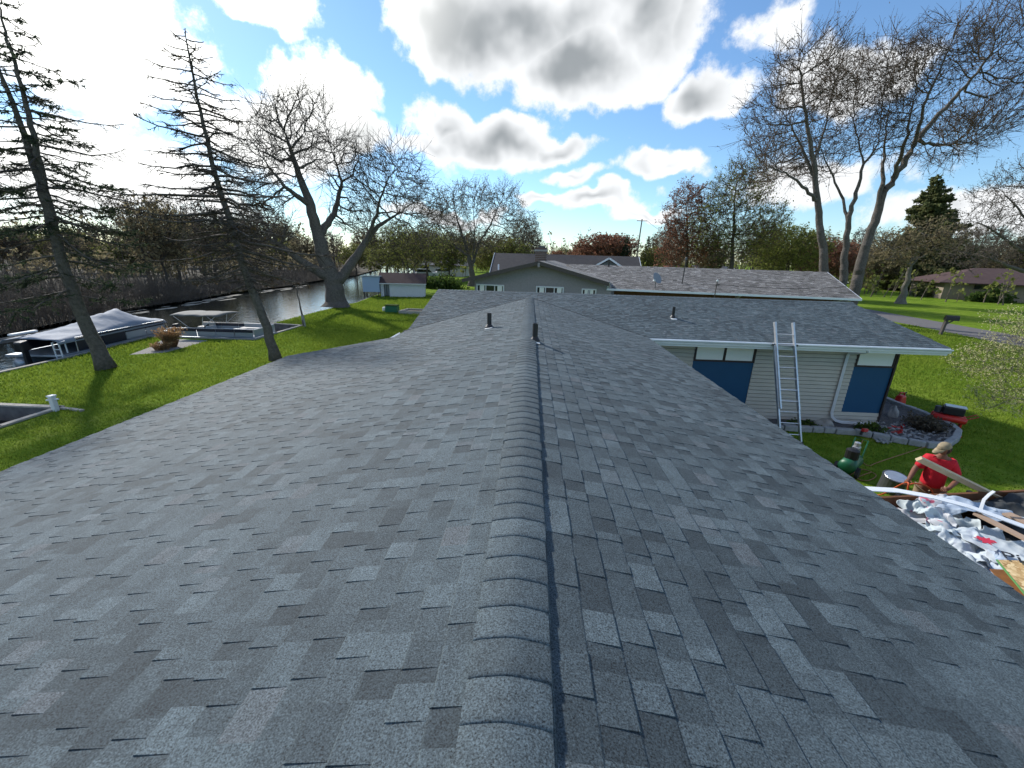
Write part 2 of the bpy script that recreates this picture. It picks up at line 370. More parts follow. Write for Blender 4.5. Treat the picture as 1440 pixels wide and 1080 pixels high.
strip.prism([(-.12, ZR-.03), (-.12, ZR-.008), (0, ZR+.014), (.12, ZR-.008), (.12, ZR-.03)], 'y', -1.2, YVENT-.02)
strip_o = strip.build('ridge_vent', 'black_plastic', house)
y = -1.0
while y < YV+.12:
    me = random.choice(caps_hi if y < YVENT else caps_lo)
    o = link(bpy.data.objects.new('ridge_cap', me)); o.parent = strip_o
    o.location = Vector((random.gauss(0, .003), y, ZR))-Vector(origin_of(strip_o)); o.rotation_euler = (0, 0, random.gauss(0, .006)); y += .1429
wcap = MB(); x = XWL
while x < XWR:
    w = .143; t = hmm(.4, .6)
    wcap.add([(x, YW-.15, ZW-S*.15+.006), (x, YW, ZW+.012), (x, YW+.15, ZW-S*.15+.006), (x+w, YW-.15, ZW-S*.15+.014), (x+w, YW, ZW+.022), (x+w, YW+.15, ZW-S*.15+.014), (x+w, YW-.15, ZW-S*.15), (x+w, YW, ZW+.006), (x+w, YW+.15, ZW-S*.15)],
             [(0, 3, 4, 1), (1, 4, 5, 2), (3, 6, 7, 4), (4, 7, 8, 5)], t); x += w
setp(wcap.build('ridge_cap', 'shingle', rW), kind='stuff')
# dark strip standing for the shadow line at the closed-cut valleys
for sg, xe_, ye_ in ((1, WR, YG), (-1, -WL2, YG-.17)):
    m = MB(); m.span((0, YV, ZR+.010), (xe_, ye_, ZR-S*abs(xe_)+.010), .045, .012, tint=0.0); m.build('valley_shadow', 'shingle', house)
# vent pipes with boots
def vent(px, py, plane, h, r=.045):
    sg = plane
    d = ray(px, py)
    if sg == 'W': n = np.array([0, -S, 1]); c = ZW-S*YW
    else: n = np.array([S*sg, 0, 1]); c = ZR
    p = CAM + d*((c-CAM@n)/(d@n))
    m = MB(); m.lathe(p, [(r, -.1), (r, h), (r*.8, h), (r*.8, h-.05)], 14)
    m.lathe(p, [(r*2.1, -.04), (r*1.9, .025), (r*1.25, .07), (r*1.05, .085)], 14)
    o = m.build('vent_pipe', 'black_plastic', house, smooth=False)
    nn = nrm(n); e1 = nrm(np.cross((0, 1, 0), nn)); e2 = np.cross(nn, e1)
    q = MB(); q.box(p+nn*.012-e2*.10, (.17, .17, .006), np.array([e1, e2, nn]).T); q.build('flashing', 'lead_white', o)
    return p
vent(688, 461, -1, .33, .05); vent(752, 480, 1, .31, .046); vent(946, 447, 'W', .34)
# eave trim: gutters, fascia, soffit
def gutter(a, b, out, name='gutter', h=.125, w=.12):
    a, b, out = (np.array(q, float) for q in (a, b, out)); m = MB()
    prof = [(0, 0), (0, -h), (w*.6, -h), (w*.72, -h*.62), (w, -h*.30), (w, -.01), (w-.018, -.01), (w-.018, -h*.3), (.012, -h+.014), (.012, 0)]
    V = []
    for q in (a, b):
        for o, z in prof: V.append(q+out*o+np.array((0, 0, z)))
    n = len(prof); F = [tuple(range(n))[::-1], tuple(range(n, 2*n))]+[(i, (i+1) % n, n+(i+1) % n, n+i) for i in range(n)]
    m.add(V, F); return m.build(name, 'white_metal', house)
gutter((WR+.02, YG, ZE-.012), (XWR, YG, ZE-.012), (0, -1, 0))
m = MB(); m.box(((WR+XWR)/2+.0, YG+.016, ZE-.12), (XWR-WR-.02, .026, .18)); m.build('fascia', 'white_metal', house)
gutter((-WL+.04, YST-.25, ZR-S*WL-.03), (-WL+.04, YST+.02, ZR-S*WL-.03), (-1, 0, 0)); m = MB(); m.box((-WL+.03, (YB+YST)/2, ZR-S*WL-.10), (.03, YST-YB, .14)); m.build('fascia', 'white_metal', house); gutter((-WL2+.01, YST+.03, ZR-S*WL2-.018), (-WL2+.01, YG-.2, ZR-S*WL2-.018), (-1, 0, 0))
m = MB(); m.box((WR-.03, (YB+YG)/2, ZE-.09), (.025, YG-YB, .15)); m.build('fascia', 'white_metal', house)
m = MB()
m.span((-WL, YST+.012, ZR-S*WL-.09), (-WL2, YST+.012, ZR-S*WL2-.09), .022, .15); m.build('rake_board', 'white_metal', house)
m = MB()
m.span((XWL-.012, YG, ZE-.09), (XWL-.012, YW, ZW-.09), .022, .15); m.span((XWR+.012, YG, ZE-.09), (XWR+.012, YW, ZW-.09), .022, .15); m.span((XWR+.012, YW, ZW-.09), (XWR+.012, YW+4, ZW-.09-4*S), .022, .15); m.build('rake_board', 'white_metal', house)
YWALL = 12.05; XC = 10.80
m = MB(); m.box(((WR+XWR)/2, (YG+.03+YWALL)/2, ZE-.20), (XWR-WR-.06, YWALL-YG-.04, .012)); m.build('soffit', 'soffit', house)
m = MB(); m.box((WR-.3, (YB+YG)/2+.2, ZE-.16), (.6, YG-YB-.4, .012)); m.build('soffit', 'soffit', house)
# walls
m = MB()
m.box(((-WL2+.5+WR-.6)/2, (YB+.6+YG+.5)/2, 1.18), (WR-.6+WL2-.5, YG+.5-YB-.6, 2.36)); m.box((-WL+1.7, (YB+.6+YST-.5)/2, .98), (2.4, YST-.5-YB-.6, 1.86))
m.box(((XWL+.4+XC-.05)/2, (YWALL+.06+YW+3.3)/2, 1.17), (XC-.05-XWL-.4, YW+3.3-YWALL-.06, 2.34)); m.prism([(YWALL+.3, 2.2), (YW, ZW-.15), (YW+3.3, 2.2)], 'x', XC-.12, XC-.07)
m.build('wall', 'siding', house)
# lapped siding on the wing's front wall, opened for the panels
def wx(px, py): return at_y(px, py, YWALL)
PA = (wx(977, 492)[0], wx(1063, 496)[0]); PBx = (wx(1205, 500)[0], XC-.03)
m = MB(); bd = .118; z = .02
spans = [(WR-.55, PA[0]), (PA[1], PBx[0])]
while z < ZE-.2:
    for a, b in spans: m.prism([(YWALL+.05, z), (YWALL-.024, z), (YWALL-.004, min(z+bd-.016, ZE-.19)), (YWALL+.05, min(z+bd-.016, ZE-.19))], 'x', a, b, hmm(.3, .7))
    if z < .3: m.prism([(YWALL+.05, z), (YWALL-.024, z), (YWALL-.004, z+bd-.016), (YWALL+.05, z+bd-.016)], 'x', PBx[0], XC)
    z += bd
setp(m.build('siding', 'siding', house), kind='stuff')
def panel(x0, x1, zt, zb, lights):
    d = MB(); d.box(((x0+x1)/2, YWALL+.03, (zb+zt-.54)/2), (x1-x0, .05, zt-.54-zb)); d.build('panel', 'blue_panel', house)
    f = MB(); zz = zt-.27
    for x in [x0+.03, x1-.03]+([(x0+x1)/2] if lights == 2 else []): f.box((x, YWALL+.015, zz), (.06 if x < x1-.1 else .06, .09, .54))
    f.box(((x0+x1)/2, YWALL+.013, zt-.525), (x1-x0, .094, .05)); f.box(((x0+x1)/2, YWALL+.013, zt-.015), (x1-x0, .094, .03))
    w = f.build('window', 'dark_trim', house)
    for i in range(lights):
        a = x0+.06+(x1-x0-.06)/lights*i; b = x0+(x1-x0-.06)/lights*(i+1)
        g = MB(); g.box(((a+b)/2, YWALL+.0, zz), (b-a-.012, .012, .46)); g.build('pane', 'curtain_and_reflection', w)  # pale pane colour stands for the reflection in the glass
panel(PA[0], PA[1], ZE-.21, .33, 2); panel(PBx[0], PBx[1], ZE-.21, .33, 1)
m = MB(); m.box((XC-.012, YWALL+.02, 1.17), (.05, .13, 2.30)); m.build('corner_board', 'dark_trim', house)
m = MB(); m.box((WR-.35, YWALL+.0, 1.17), (.4, .11, 2.33)); m.build('corner_board', 'dark_trim', house)
m = MB(); m.box((XC+.005, (YWALL+YW+3.3)/2+.1, 1.17), (.05, YW+3.3-YWALL, 2.3)); m.build('end_panel', 'blue_panel', house)
# downspout with elbow and outlet along the ground
xd = wx(1190, 500)[0]
m = MB(); m.tube([(xd+.05, YG-.03, ZE-.14), (xd+.04, YG+.1, ZE-.22), (xd+.0, YWALL-.1, ZE-.34), (xd, YWALL-.06, ZE-.45), (xd, YWALL-.06, .35), (xd+.02, YWALL-.09, .22), (xd+.10, YWALL-.16, .13), (xd+.25, YWALL-.2, .10), (xd+1.15, YWALL-.25, .08)], .048, 4)
m.build('downspout', 'white_metal', house)
# ------------------------------------------------------------------ ground
def lawn_material():
    m = bpy.data.materials.new('lawn'); m.use_nodes = True; n, l = m.node_tree.nodes, m.node_tree.links; b = n['Principled BSDF']
    g = n.new('ShaderNodeNewGeometry')
    def nz(sc, det, ro=.6):
        t = n.new('ShaderNodeTexNoise'); l.new(g.outputs['Position'], t.inputs['Vector']); t.inputs['Scale'].default_value = sc; t.inputs['Detail'].default_value = det; t.inputs['Roughness'].default_value = ro; return t.outputs[0]
    a, c, d = nz(.35, 5), nz(2.2, 5, .65), nz(28, 4, .7)
    s = n.new('ShaderNodeMath'); s.operation = 'MULTIPLY_ADD'; l.new(a, s.inputs[0]); s.inputs[1].default_value = .5
    s2 = n.new('ShaderNodeMath'); s2.operation = 'MULTIPLY_ADD'; l.new(c, s2.inputs[0]); s2.inputs[1].default_value = .6; l.new(s2.outputs[0], s.inputs[2])
    s3 = n.new('ShaderNodeMath'); s3.operation = 'MULTIPLY'; l.new(d, s3.inputs[0]); s3.inputs[1].default_value = .55; l.new(s3.outputs[0], s2.inputs[2])
    r = ramp(n, [(.50, (.050, .075, .010)), (.66, (.085, .155, .012)), (.82, (.14, .22, .018)), (1.0, (.24, .29, .05))]); l.new(s.outputs[0], r.inputs[0])
    l.new(r.outputs[0], b.inputs['Base Color']); b.inputs['Roughness'].default_value = 1.0; b.inputs['Specular IOR Level'].default_value = .04
    bp = n.new('ShaderNodeBump'); bp.inputs['Strength'].default_value = .9; bp.inputs['Distance'].default_value = .05; l.new(d, bp.inputs['Height']); l.new(bp.outputs[0], b.inputs['Normal'])
    return m
M['lawn'] = lawn_material()
M['bank'] = material('bank', (.07, .055, .035), .95, noise=(1.5, 6, .9), color2=(.035, .032, .018), bump=(8, .8, .1))
def water_material():
    m = bpy.data.materials.new('water'); m.use_nodes = True; n, l = m.node_tree.nodes, m.node_tree.links; b = n['Principled BSDF']
    b.inputs['Base Color'].default_value = (.008, .011, .009, 1); b.inputs['Roughness'].default_value = .06; b.inputs['IOR'].default_value = 1.33; b.inputs['Specular IOR Level'].default_value = .9
    g = n.new('ShaderNodeNewGeometry'); t = n.new('ShaderNodeTexNoise'); l.new(g.outputs['Position'], t.inputs['Vector']); t.inputs['Scale'].default_value = 2.5; t.inputs['Detail'].default_value = 3
    bp = n.new('ShaderNodeBump'); bp.inputs['Strength'].default_value = .35; bp.inputs['Distance'].default_value = .05; l.new(t.outputs[0], bp.inputs['Height']); l.new(bp.outputs[0], b.inputs['Normal'])
    return m
M['water'] = water_material()
ZWAT = -.45
# near bank outline, from south to north, with two boat slips cut into the lawn
SHORE = [(-19.3, -200), (-19.3, 9.05), (-13.62, 9.05), (-13.62, 10.62), (-19.3, 10.62), (-19.5, 16.2), (-20.2, 20.55), (-14.6, 20.75), (-14.6, 25.55), (-16.9, 25.9), (-17.0, 31.5), (-16.8, 39.5), (-17.6, 45.5), (-18.6, 60), (-24, 90), (-34, 130), (-60, 200)]
FARB = [(-27.5, -200), (-27.8, 8), (-29.2, 21), (-30.8, 26), (-32.6, 31), (-33.2, 39), (-35.5, 48.6), (-35.2, 57.5), (-37.5, 72), (-40, 95), (-48, 130), (-72, 200)]
def sheet(name, poly, z, mat, kind='structure'):
    import mathutils.geometry as mg
    tri = mg.tessellate_polygon([[Vector((x, y, 0)) for x, y in poly]])
    V = [(x, y, z) for x, y in poly]
    F = []
    for t in tri:
        a, b, c = (np.array(V[i]) for i in t); F.append(tuple(t) if np.cross(b-a, c-a)[2] > 0 else tuple(t)[::-1])
    return setp(mesh_obj(name, V, F, mat), kind=kind)
sheet('lawn', SHORE+[(-60, 1500), (1500, 1500), (1500, -200)], 0, 'lawn')
sheet('far_bank', FARB[::-1]+[(-1500, -200), (-1500, 1500), (-72, 1500)], -.25, 'bank')
sheet('water', [(-80, -200), (-10, -200), (-10, 230), (-80, 230)], ZWAT, 'water')
sheet('canal_end', [(-72, 199), (-59.9, 199), (-59.9, 1500), (-72, 1500)], -.1, 'bank')
# ------------------------------------------------------------------ trees
def bark(name, c1, c2, sc=6): return material(name, c1, .95, noise=(sc, 5, .9), color2=c2, bump=(sc*3, 1.0, .06), spec=.1)
M['bark_grey'] = bark('bark_grey', (.19, .17, .15), (.075, .066, .058), 9); M['bark_dark'] = bark('bark_dark', (.115, .098, .082), (.052, .045, .038)); M['bark_pale'] = bark('bark_pale', (.24, .22, .19), (.13, .12, .10))
def leafmat(name, a, b):
    m = material(name, a, .8, spec=.15, attr='tint', color2=b); n, l = m.node_tree.nodes, m.node_tree.links
    p = n['Principled BSDF']; t = n.new('ShaderNodeBsdfTranslucent'); mx = n.new('ShaderNodeMixShader'); mx.inputs[0].default_value = .45
    src = p.inputs['Base Color'].links[0].from_socket; l.new(src, t.inputs[0]); l.new(p.outputs[0], mx.inputs[1]); l.new(t.outputs[0], mx.inputs[2]); l.new(mx.outputs[0], n['Material Output'].inputs[0])
    return m
M['needle'] = leafmat('needle', (.028, .045, .026), (.065, .085, .045)); M['needle_green'] = leafmat('needle_green', (.085, .10, .04), (.19, .20, .085)); M['needle_rust'] = leafmat('needle_rust', (.05, .04, .025), (.10, .07, .035))
M['bud_green'] = leafmat('bud_green', (.12, .14, .03), (.24, .25, .07)); M['bud_red'] = leafmat('bud_red', (.17, .075, .05), (.27, .13, .08)); M['bud_tan'] = leafmat('bud_tan', (.18, .145, .08), (.27, .23, .13)); M['bud_cream'] = leafmat('bud_cream', (.55, .50, .22), (.75, .70, .40))
M['bud_grey'] = leafmat('bud_grey', (.09, .075, .055), (.15, .125, .09)); M['leaf_green'] = leafmat('leaf_green', (.05, .09, .02), (.11, .16, .035)); M['dry_grass'] = leafmat('dry_grass', (.30, .17, .08), (.45, .30, .16))
M['twig'] = material('twig', (.095, .08, .068), .95, spec=.1); M['twig_dark'] = material('twig_dark', (.06, .052, .045), .95, spec=.1); M['twig_brown'] = material('twig_brown', (.11, .078, .055), .95, spec=.1); M['twig_brush'] = material('twig_brush', (.17, .145, .12), .95, spec=.1, noise=(.35, 3, .9), color2=(.085, .07, .058))
def unit(a): return a/np.maximum(np.linalg.norm(a, axis=-1, keepdims=True), 1e-9)
def cones(P0, P1, R0, R1, sides, D0=None, D1=None):
    """truncated cones as (verts, quad array)"""
    n = len(P0); D = unit(P1-P0); D0 = D if D0 is None else D0; D1 = D if D1 is None else D1
    def ring(P, R, d):
        ref = np.array([.31, .17, .935]); u = np.cross(d, ref); bad = np.linalg.norm(u, axis=1) < .12; u[bad] = np.cross(d[bad], np.array([1., 0, 0])); u = unit(u); w = np.cross(d, u)
        a = 2*np.pi*np.arange(sides)/sides
        return P[:, None, :]+R[:, None, None]*(np.cos(a)[None, :, None]*u[:, None, :]+np.sin(a)[None, :, None]*w[:, None, :])
    V = np.concatenate([ring(P0, R0, D0), ring(P1, R1, D1)], axis=1).reshape(-1, 3)
    k = np.arange(sides); q = np.stack([k, (k+1) % sides, sides+(k+1) % sides, sides+k], 1)
    F = (np.arange(n)[:, None, None]*2*sides+q[None]).reshape(-1, 4)
    return V, F
def quads(P, A, B):
    """flat quads with centre P and half axes A, B"""
    V = np.stack([P-A-B, P+A-B, P+A+B, P-A+B], 1).reshape(-1, 3); F = np.arange(len(P)*4).reshape(-1, 4); return V, F
def merge(parts):
    V, F, n = [], [], 0
    for v, f in parts:
        if len(v) == 0: continue
        V.append(v); F.append(f+n); n += len(v)
    return np.concatenate(V), np.concatenate(F)
def rdir(n): return unit(RNG.normal(size=(n, 3)))
def grow(limbs, blobs, n_attr, step, kill, infl, up=.05, maxit=160):
    """space colonisation: limbs are polylines (first is the trunk), blobs are (centre, radii); returns nodes, parents"""
    nodes, par, lt = [], [], []
    for li, L in enumerate(limbs):
        L = np.array(L, float); prev = -1
        if nodes:
            d = np.linalg.norm(np.array(nodes)-L[0], axis=1); prev = int(d.argmin())
        tot = np.linalg.norm(np.diff(L, axis=0), axis=1).sum(); run = 0.0
        for i in range(len(L)-1):
            seg = L[i+1]-L[i]; k = max(1, int(np.linalg.norm(seg)/step))
            for j in range(k):
                if i == 0 and j == 0 and prev == -1: nodes.append(L[0]); par.append(-1); prev = 0; lt.append((0, 0.0))
                p = L[i]+seg*(j+1)/k
                if k > 1 or len(L) > 3: p = p+RNG.normal(size=3)*step*.10
                run += np.linalg.norm(seg)/k; lt.append((li, min(1.0, run/tot))); nodes.append(p); par.append(prev); prev = len(nodes)-1
    A = []
    vol = np.array([np.prod(b[1]) for b in blobs])**.8; cnt = np.maximum(6, n_attr*vol/vol.sum()).astype(int)
    for (c, r), m in zip(blobs, cnt):
        u = rdir(m)*(RNG.random(m)**.38)[:, None]; A.append(np.array(c)+u*np.array(r))
    A = np.concatenate(A); N0 = np.array(nodes); P = list(par)
    d = np.linalg.norm(A[:, None]-N0[None], axis=2); near = d.argmin(1); nd = d.min(1); alive = nd > kill
    A, near, nd = A[alive], near[alive], nd[alive]
    kids = {}
    for it in range(maxit):
        if len(A) < 3: break
        ok = nd < infl*(1 if it < 60 else 2)
        if not ok.any(): infl *= 1.3; continue
        src = near[ok]; dv = unit(A[ok]-N0[src]); uq, inv = np.unique(src, return_inverse=True)
        acc_ = np.zeros((len(uq), 3)); np.add.at(acc_, inv, dv); g = unit(unit(acc_)+RNG.normal(size=acc_.shape)*.2+np.array([0, 0, up]))
        good = np.array([kids.get(int(q), 0) < 3 for q in uq])
        for q in uq: kids[int(q)] = kids.get(int(q), 0)+1
        if not good.any():
            far = ~np.isin(near, uq); A, near, nd = A[far], near[far], nd[far]; continue
        bad = np.isin(near, uq[~good]); uq, g = uq[good], g[good]
        new = N0[uq]+g*step
        dd = np.linalg.norm(A[:, None]-new[None], axis=2); j = dd.argmin(1); m = dd[np.arange(len(A)), j]; better = m < nd
        near = np.where(better, len(N0)+j, near); nd = np.where(better, m, nd)
        N0 = np.concatenate([N0, new]); P += list(uq)
        keep = (nd > kill) & ~(bad & (near < len(N0)-len(new))); A, near, nd = A[keep], near[keep], nd[keep]
        if len(N0) > 9000: break
    return N0, np.array(P), np.array(lt)
def radii(N0, P, tip, base, lt, expo=2.3):
    n = len(N0); w = np.zeros(n); ch = np.zeros(n, int); 
    for i in range(n):
        if P[i] >= 0: ch[P[i]] += 1
    w[ch == 0] = 1.0
    order = sorted(range(n), key=lambda i: -i)
    # parents always come before children in the list
    for i in order:
        if P[i] >= 0: w[P[i]] += w[i]
    r = tip*np.maximum(w, 1)**(1/expo); rb = r[0]
    if rb > 0: r = tip+(r-tip)*(base-tip)/max(rb-tip, 1e-6)
    start = {}
    for i in range(n):
        p = P[i]
        if i < len(lt):
            li, t = lt[i]
            if li not in start: start[li] = base if li == 0 else r[p]*.72
            r[i] = max(tip*2, start[li]*(1-.86*t**.9))
        elif p >= 0: r[i] = min(r[i], max(tip, r[p]*(.62 if p < len(lt) else .93)))
    return r, ch, w
def skeleton_mesh(N0, P, r, w, flare=None):
    idx = np.where(P >= 0)[0]; p = P[idx]; D = np.zeros_like(N0); D[idx] = unit(N0[idx]-N0[p]); D[0] = D[1] if len(D) > 1 else (0, 0, 1)
    main = np.full(len(N0), -1); bw = np.zeros(len(N0))
    for i in idx:
        if w[i] > bw[P[i]]: bw[P[i]] = w[i]; main[P[i]] = i
    Dn = D.copy(); has = main >= 0; Dn[has] = unit(D[has]+D[main[has]])
    R0 = np.where(main[p] == idx, r[p], np.minimum(r[p], r[idx]*1.15)); Dp = np.where((main[p] == idx)[:, None], Dn[p], D[idx])
    if flare is not None:
        base = N0[0]
        for arr, pts in ((R0, N0[p]),): arr *= 1+flare*np.exp(-np.maximum(pts[:, 2]-base[2], 0)/.35)
        R1 = r[idx]*(1+flare*np.exp(-np.maximum(N0[idx][:, 2]-base[2], 0)/.35))
    else: R1 = r[idx]
    big, midr, small = [], [], []
    out = []
    for lo, hi, sd in ((.12, 99, 10), (.035, .12, 6), (0, .035, 4)):
        s = (r[idx] >= lo) & (r[idx] < hi)
        if s.any(): out.append((cones(N0[p[s]], N0[idx[s]], R0[s], R1[s], sd, Dp[s], Dn[idx[s]]), lo))
    return out
def twigs(src, dirs, n_per, L, r, spread=.9, up=.15, sub=2):
    """random twigs at the given points; returns mesh parts and the points along them"""
    P0 = np.repeat(src, n_per, 0); D = np.repeat(dirs, n_per, 0); n = len(P0)
    d = unit(D*.8+rdir(n)*spread+np.array([0, 0, up])); l = L*RNG.uniform(.5, 1.2, n)[:, None]
    P1 = P0+d*l*.55; d2 = unit(d+rdir(n)*.35+np.array([0, 0, up*.6])); P2 = P1+d2*l*.6
    rr = np.full(n, r); parts = [cones(P0, P1, rr, rr*.75, 3), cones(P1, P2, rr*.75, rr*.3, 3)]; pts = [P1, P2]; tips = (P2, d2)
    for k in range(sub):
        q = P0+(P1-P0)*RNG.uniform(.3, 1, n)[:, None] if k % 2 == 0 else P1+(P2-P1)*RNG.uniform(0, .7, n)[:, None]
        dd = unit(d+rdir(n)*.85+np.array([0, 0, up])); e = q+dd*l*RNG.uniform(.3, .6, n)[:, None]
        parts.append(cones(q, e, rr*.6, rr*.3, 3)); pts.append(e)
    return merge(parts), np.concatenate(pts)
def buds(pts, n, size, jitter):
    k = RNG.integers(0, len(pts), n); p = pts[k]+RNG.normal(size=(n, 3))*jitter; a = rdir(n); b = unit(np.cross(a, rdir(n))); s = size*RNG.uniform(.5, 1.3, n)[:, None]
    return quads(p, a*s, b*s*.6)
def leaf_obj(name, parts, mat, parent):
    v, f = parts; o = mesh_obj(name, v, f, mat, parent, tints=RNG.random(len(f))); return o
def fork_tree(name, label, limbs, blobs, base_r, tip=.017, n_attr=900, step=.45, kill=.7, infl=4.0, tw=(2, .8, .006), bud=None, mats=('bark_grey', 'twig'), group=None, up=.05, flare=.6, cat='tree', spread=.55):
    b = np.array(limbs[0][0], float); t = thing(name, label, cat, b, group)
    N0, P, lt = grow(limbs, blobs, int(n_attr*1.7), step, kill*.82, infl, up); r, ch, w = radii(N0, P, tip, base_r, lt)
    sk = skeleton_mesh(N0, P, r, w, flare)
    mesh_obj('trunk', *merge([s for s, lo in sk]), mats[0], t, smooth=True)
    thin = np.where((r < max(.045, tip*3.5)) & (P >= 0))[0]; D = unit(N0[thin]-N0[P[thin]])
    tm, pts = twigs(N0[thin], D, tw[0], tw[1], tw[2], spread=spread, up=up+.1)
    c = mesh_obj('crown', *tm, mats[1], t)
    if bud:
        n, size, mat = bud; o = leaf_obj('foliage', buds(pts, n, size, tw[1]*.12), mat, c)
    return t
def pxl(pts, y): return [at_y(px, py, y+(dy[0] if dy else 0)) for px, py, *dy in pts]
def blob(px, py, wpx, hpx, y, depth=None):
    c = at_y(px, py, y); a = at_y(px+wpx, py, y); b = at_y(px, py-hpx, y); rx = abs(a[0]-c[0]); rz = abs(b[2]-c[2])
    return (c, (rx, depth or rx*.8, rz))
# --- big many-stemmed willow on the bank
wy = at_z(473, 432)[1]; wb = at_z(473, 432)
fork_tree('willow_tree', 'broad old bare tree with thick forking trunk at the bend of the canal bank', 
    [[wb]+pxl([(470, 400), (462, 378), (448, 335), (437, 290), (420, 245), (405, 200)], wy), [pxl([(466, 392)], wy)[0]]+pxl([(430, 372, -1), (395, 345, -2), (360, 330, -3)], wy), [pxl([(474, 398)], wy)[0]]+pxl([(492, 372, 1), (515, 340, 2), (532, 318, 2), (560, 300, 3)], wy), [pxl([(515, 340, 2)], wy)[0]]+pxl([(530, 300, 1), (540, 265, 0), (555, 235, 0)], wy),
     [pxl([(448, 335)], wy)[0]]+pxl([(470, 300, 2), (480, 255, 3), (468, 215, 3)], wy), [pxl([(437, 290)], wy)[0]]+pxl([(400, 262, -2), (372, 225, -3)], wy)],
    [blob(405, 190, 52, 60, wy), blob(370, 240, 45, 60, wy-2), blob(470, 225, 40, 50, wy+2), blob(545, 250, 55, 50, wy), blob(590, 300, 40, 40, wy+2), blob(370, 320, 45, 40, wy-3), blob(500, 300, 40, 35, wy+3), blob(440, 150, 30, 25, wy)],
    .85, n_attr=1900, step=.42, kill=.65, infl=5, tw=(2, 1.5, .019), bud=(1800, .04, 'bud_tan'), mats=('bark_grey', 'twig'), flare=.5)
# --- small budding tree beside the boat shed
by = at_z(573, 409)[1]; b = at_z(573, 409)
fork_tree('budding_tree', 'small tree with fresh green buds in front of the white shed', [[b]+pxl([(573, 392), (574, 378), (570, 350)], by), [pxl([(574, 384)], by)[0]]+pxl([(590, 365), (605, 350)], by), [pxl([(574, 380)], by)[0]]+pxl([(560, 360), (548, 345)], by)],
    [blob(572, 350, 48, 32, by), blob(600, 345, 35, 25, by), blob(545, 345, 30, 25, by)], .17, n_attr=600, step=.4, kill=.6, infl=5, tw=(3, .8, .014), bud=(6500, .06, 'bud_green'), mats=('bark_dark', 'twig_dark'))
# --- open-crowned tree behind the neighbour's gable
cy_ = 66.0; b = at_y(664, 392, cy_); b[2] = 0
fork_tree('spreading_tree', 'spreading bare tree with several pale stems left of the brick chimney', [[b]+pxl([(663, 380), (660, 360), (650, 330), (640, 300)], cy_), [pxl([(663, 375)], cy_)[0]]+pxl([(672, 345), (690, 315), (705, 285)], cy_), [pxl([(660, 360)], cy_)[0]]+pxl([(630, 340), (612, 310)], cy_), [pxl([(665, 365)], cy_)[0]]+pxl([(668, 320), (665, 285)], cy_)],
    [blob(640, 295, 35, 32, cy_), blob(700, 290, 40, 32, cy_), blob(665, 280, 35, 25, cy_), blob(615, 320, 30, 30, cy_), blob(725, 315, 30, 28, cy_), blob(660, 335, 50, 25, cy_)],
    .55, n_attr=1300, step=.6, kill=.85, infl=6, tw=(2, 1.5, .026), bud=(5000, .07, 'bud_tan'), mats=('bark_grey', 'twig'))
# --- tall maples right of the neighbour's house
my = 37.0
def mp(*p): return pxl(p, my)
b1 = mp((1152, 452))[0]; b1[2] = 0; b2 = mp((1176, 452))[0]; b2[2] = 0; b3 = mp((1190, 455, 1.0))[0]; b3[2] = 0
fork_tree('maple_tree', 'tall bare maple whose straight single trunk stands against the shingled roof end', [[b1]+mp((1160, 395), (1156, 340), (1150, 290), (1146, 250), (1140, 205), (1132, 150), (1125, 95)), [mp((1150, 285))[0]]+mp((1128, 262, -1), (1105, 243, -2), (1080, 232, -3)), [mp((1146, 250))[0]]+mp((1120, 190, 1), (1095, 150, 2)), [mp((1144, 230))[0]]+mp((1160, 180, 1), (1175, 120, 1))],
    [blob(1130, 110, 55, 60, my), blob(1085, 165, 45, 50, my), blob(1075, 235, 35, 35, my-2), blob(1160, 150, 40, 60, my+1), blob(1110, 215, 45, 50, my+2), blob(1160, 70, 30, 30, my)],
    .42, n_attr=1000, step=.45, kill=.66, infl=4, tw=(2, 1.5, .019), bud=(2600, .045, 'bud_grey'), mats=('bark_grey', 'twig_brown'), up=.12)
fork_tree('maple_tree', 'bare forked maple standing between two tall trunks at the lawn edge', [[b2]+mp((1186, 395), (1190, 340), (1194, 305), (1205, 270), (1215, 230), (1236, 200)), [mp((1193, 312))[0]]+mp((1185, 280, 1), (1172, 250, 1), (1160, 225, 1), (1150, 195, 1)), [mp((1236, 200))[0]]+mp((1240, 150), (1246, 95), (1255, 55)), [mp((1215, 230))[0]]+mp((1200, 170, 1), (1205, 110, 2))],
    [blob(1245, 105, 42, 65, my+1), blob(1205, 120, 45, 55, my+2), blob(1160, 220, 40, 40, my+2), blob(1255, 190, 35, 40, my-1), blob(1210, 190, 35, 40, my+1)],
    .40, n_attr=850, step=.45, kill=.66, infl=4, tw=(2, 1.5, .019), bud=(2200, .045, 'bud_grey'), mats=('bark_grey', 'twig_brown'), up=.14)
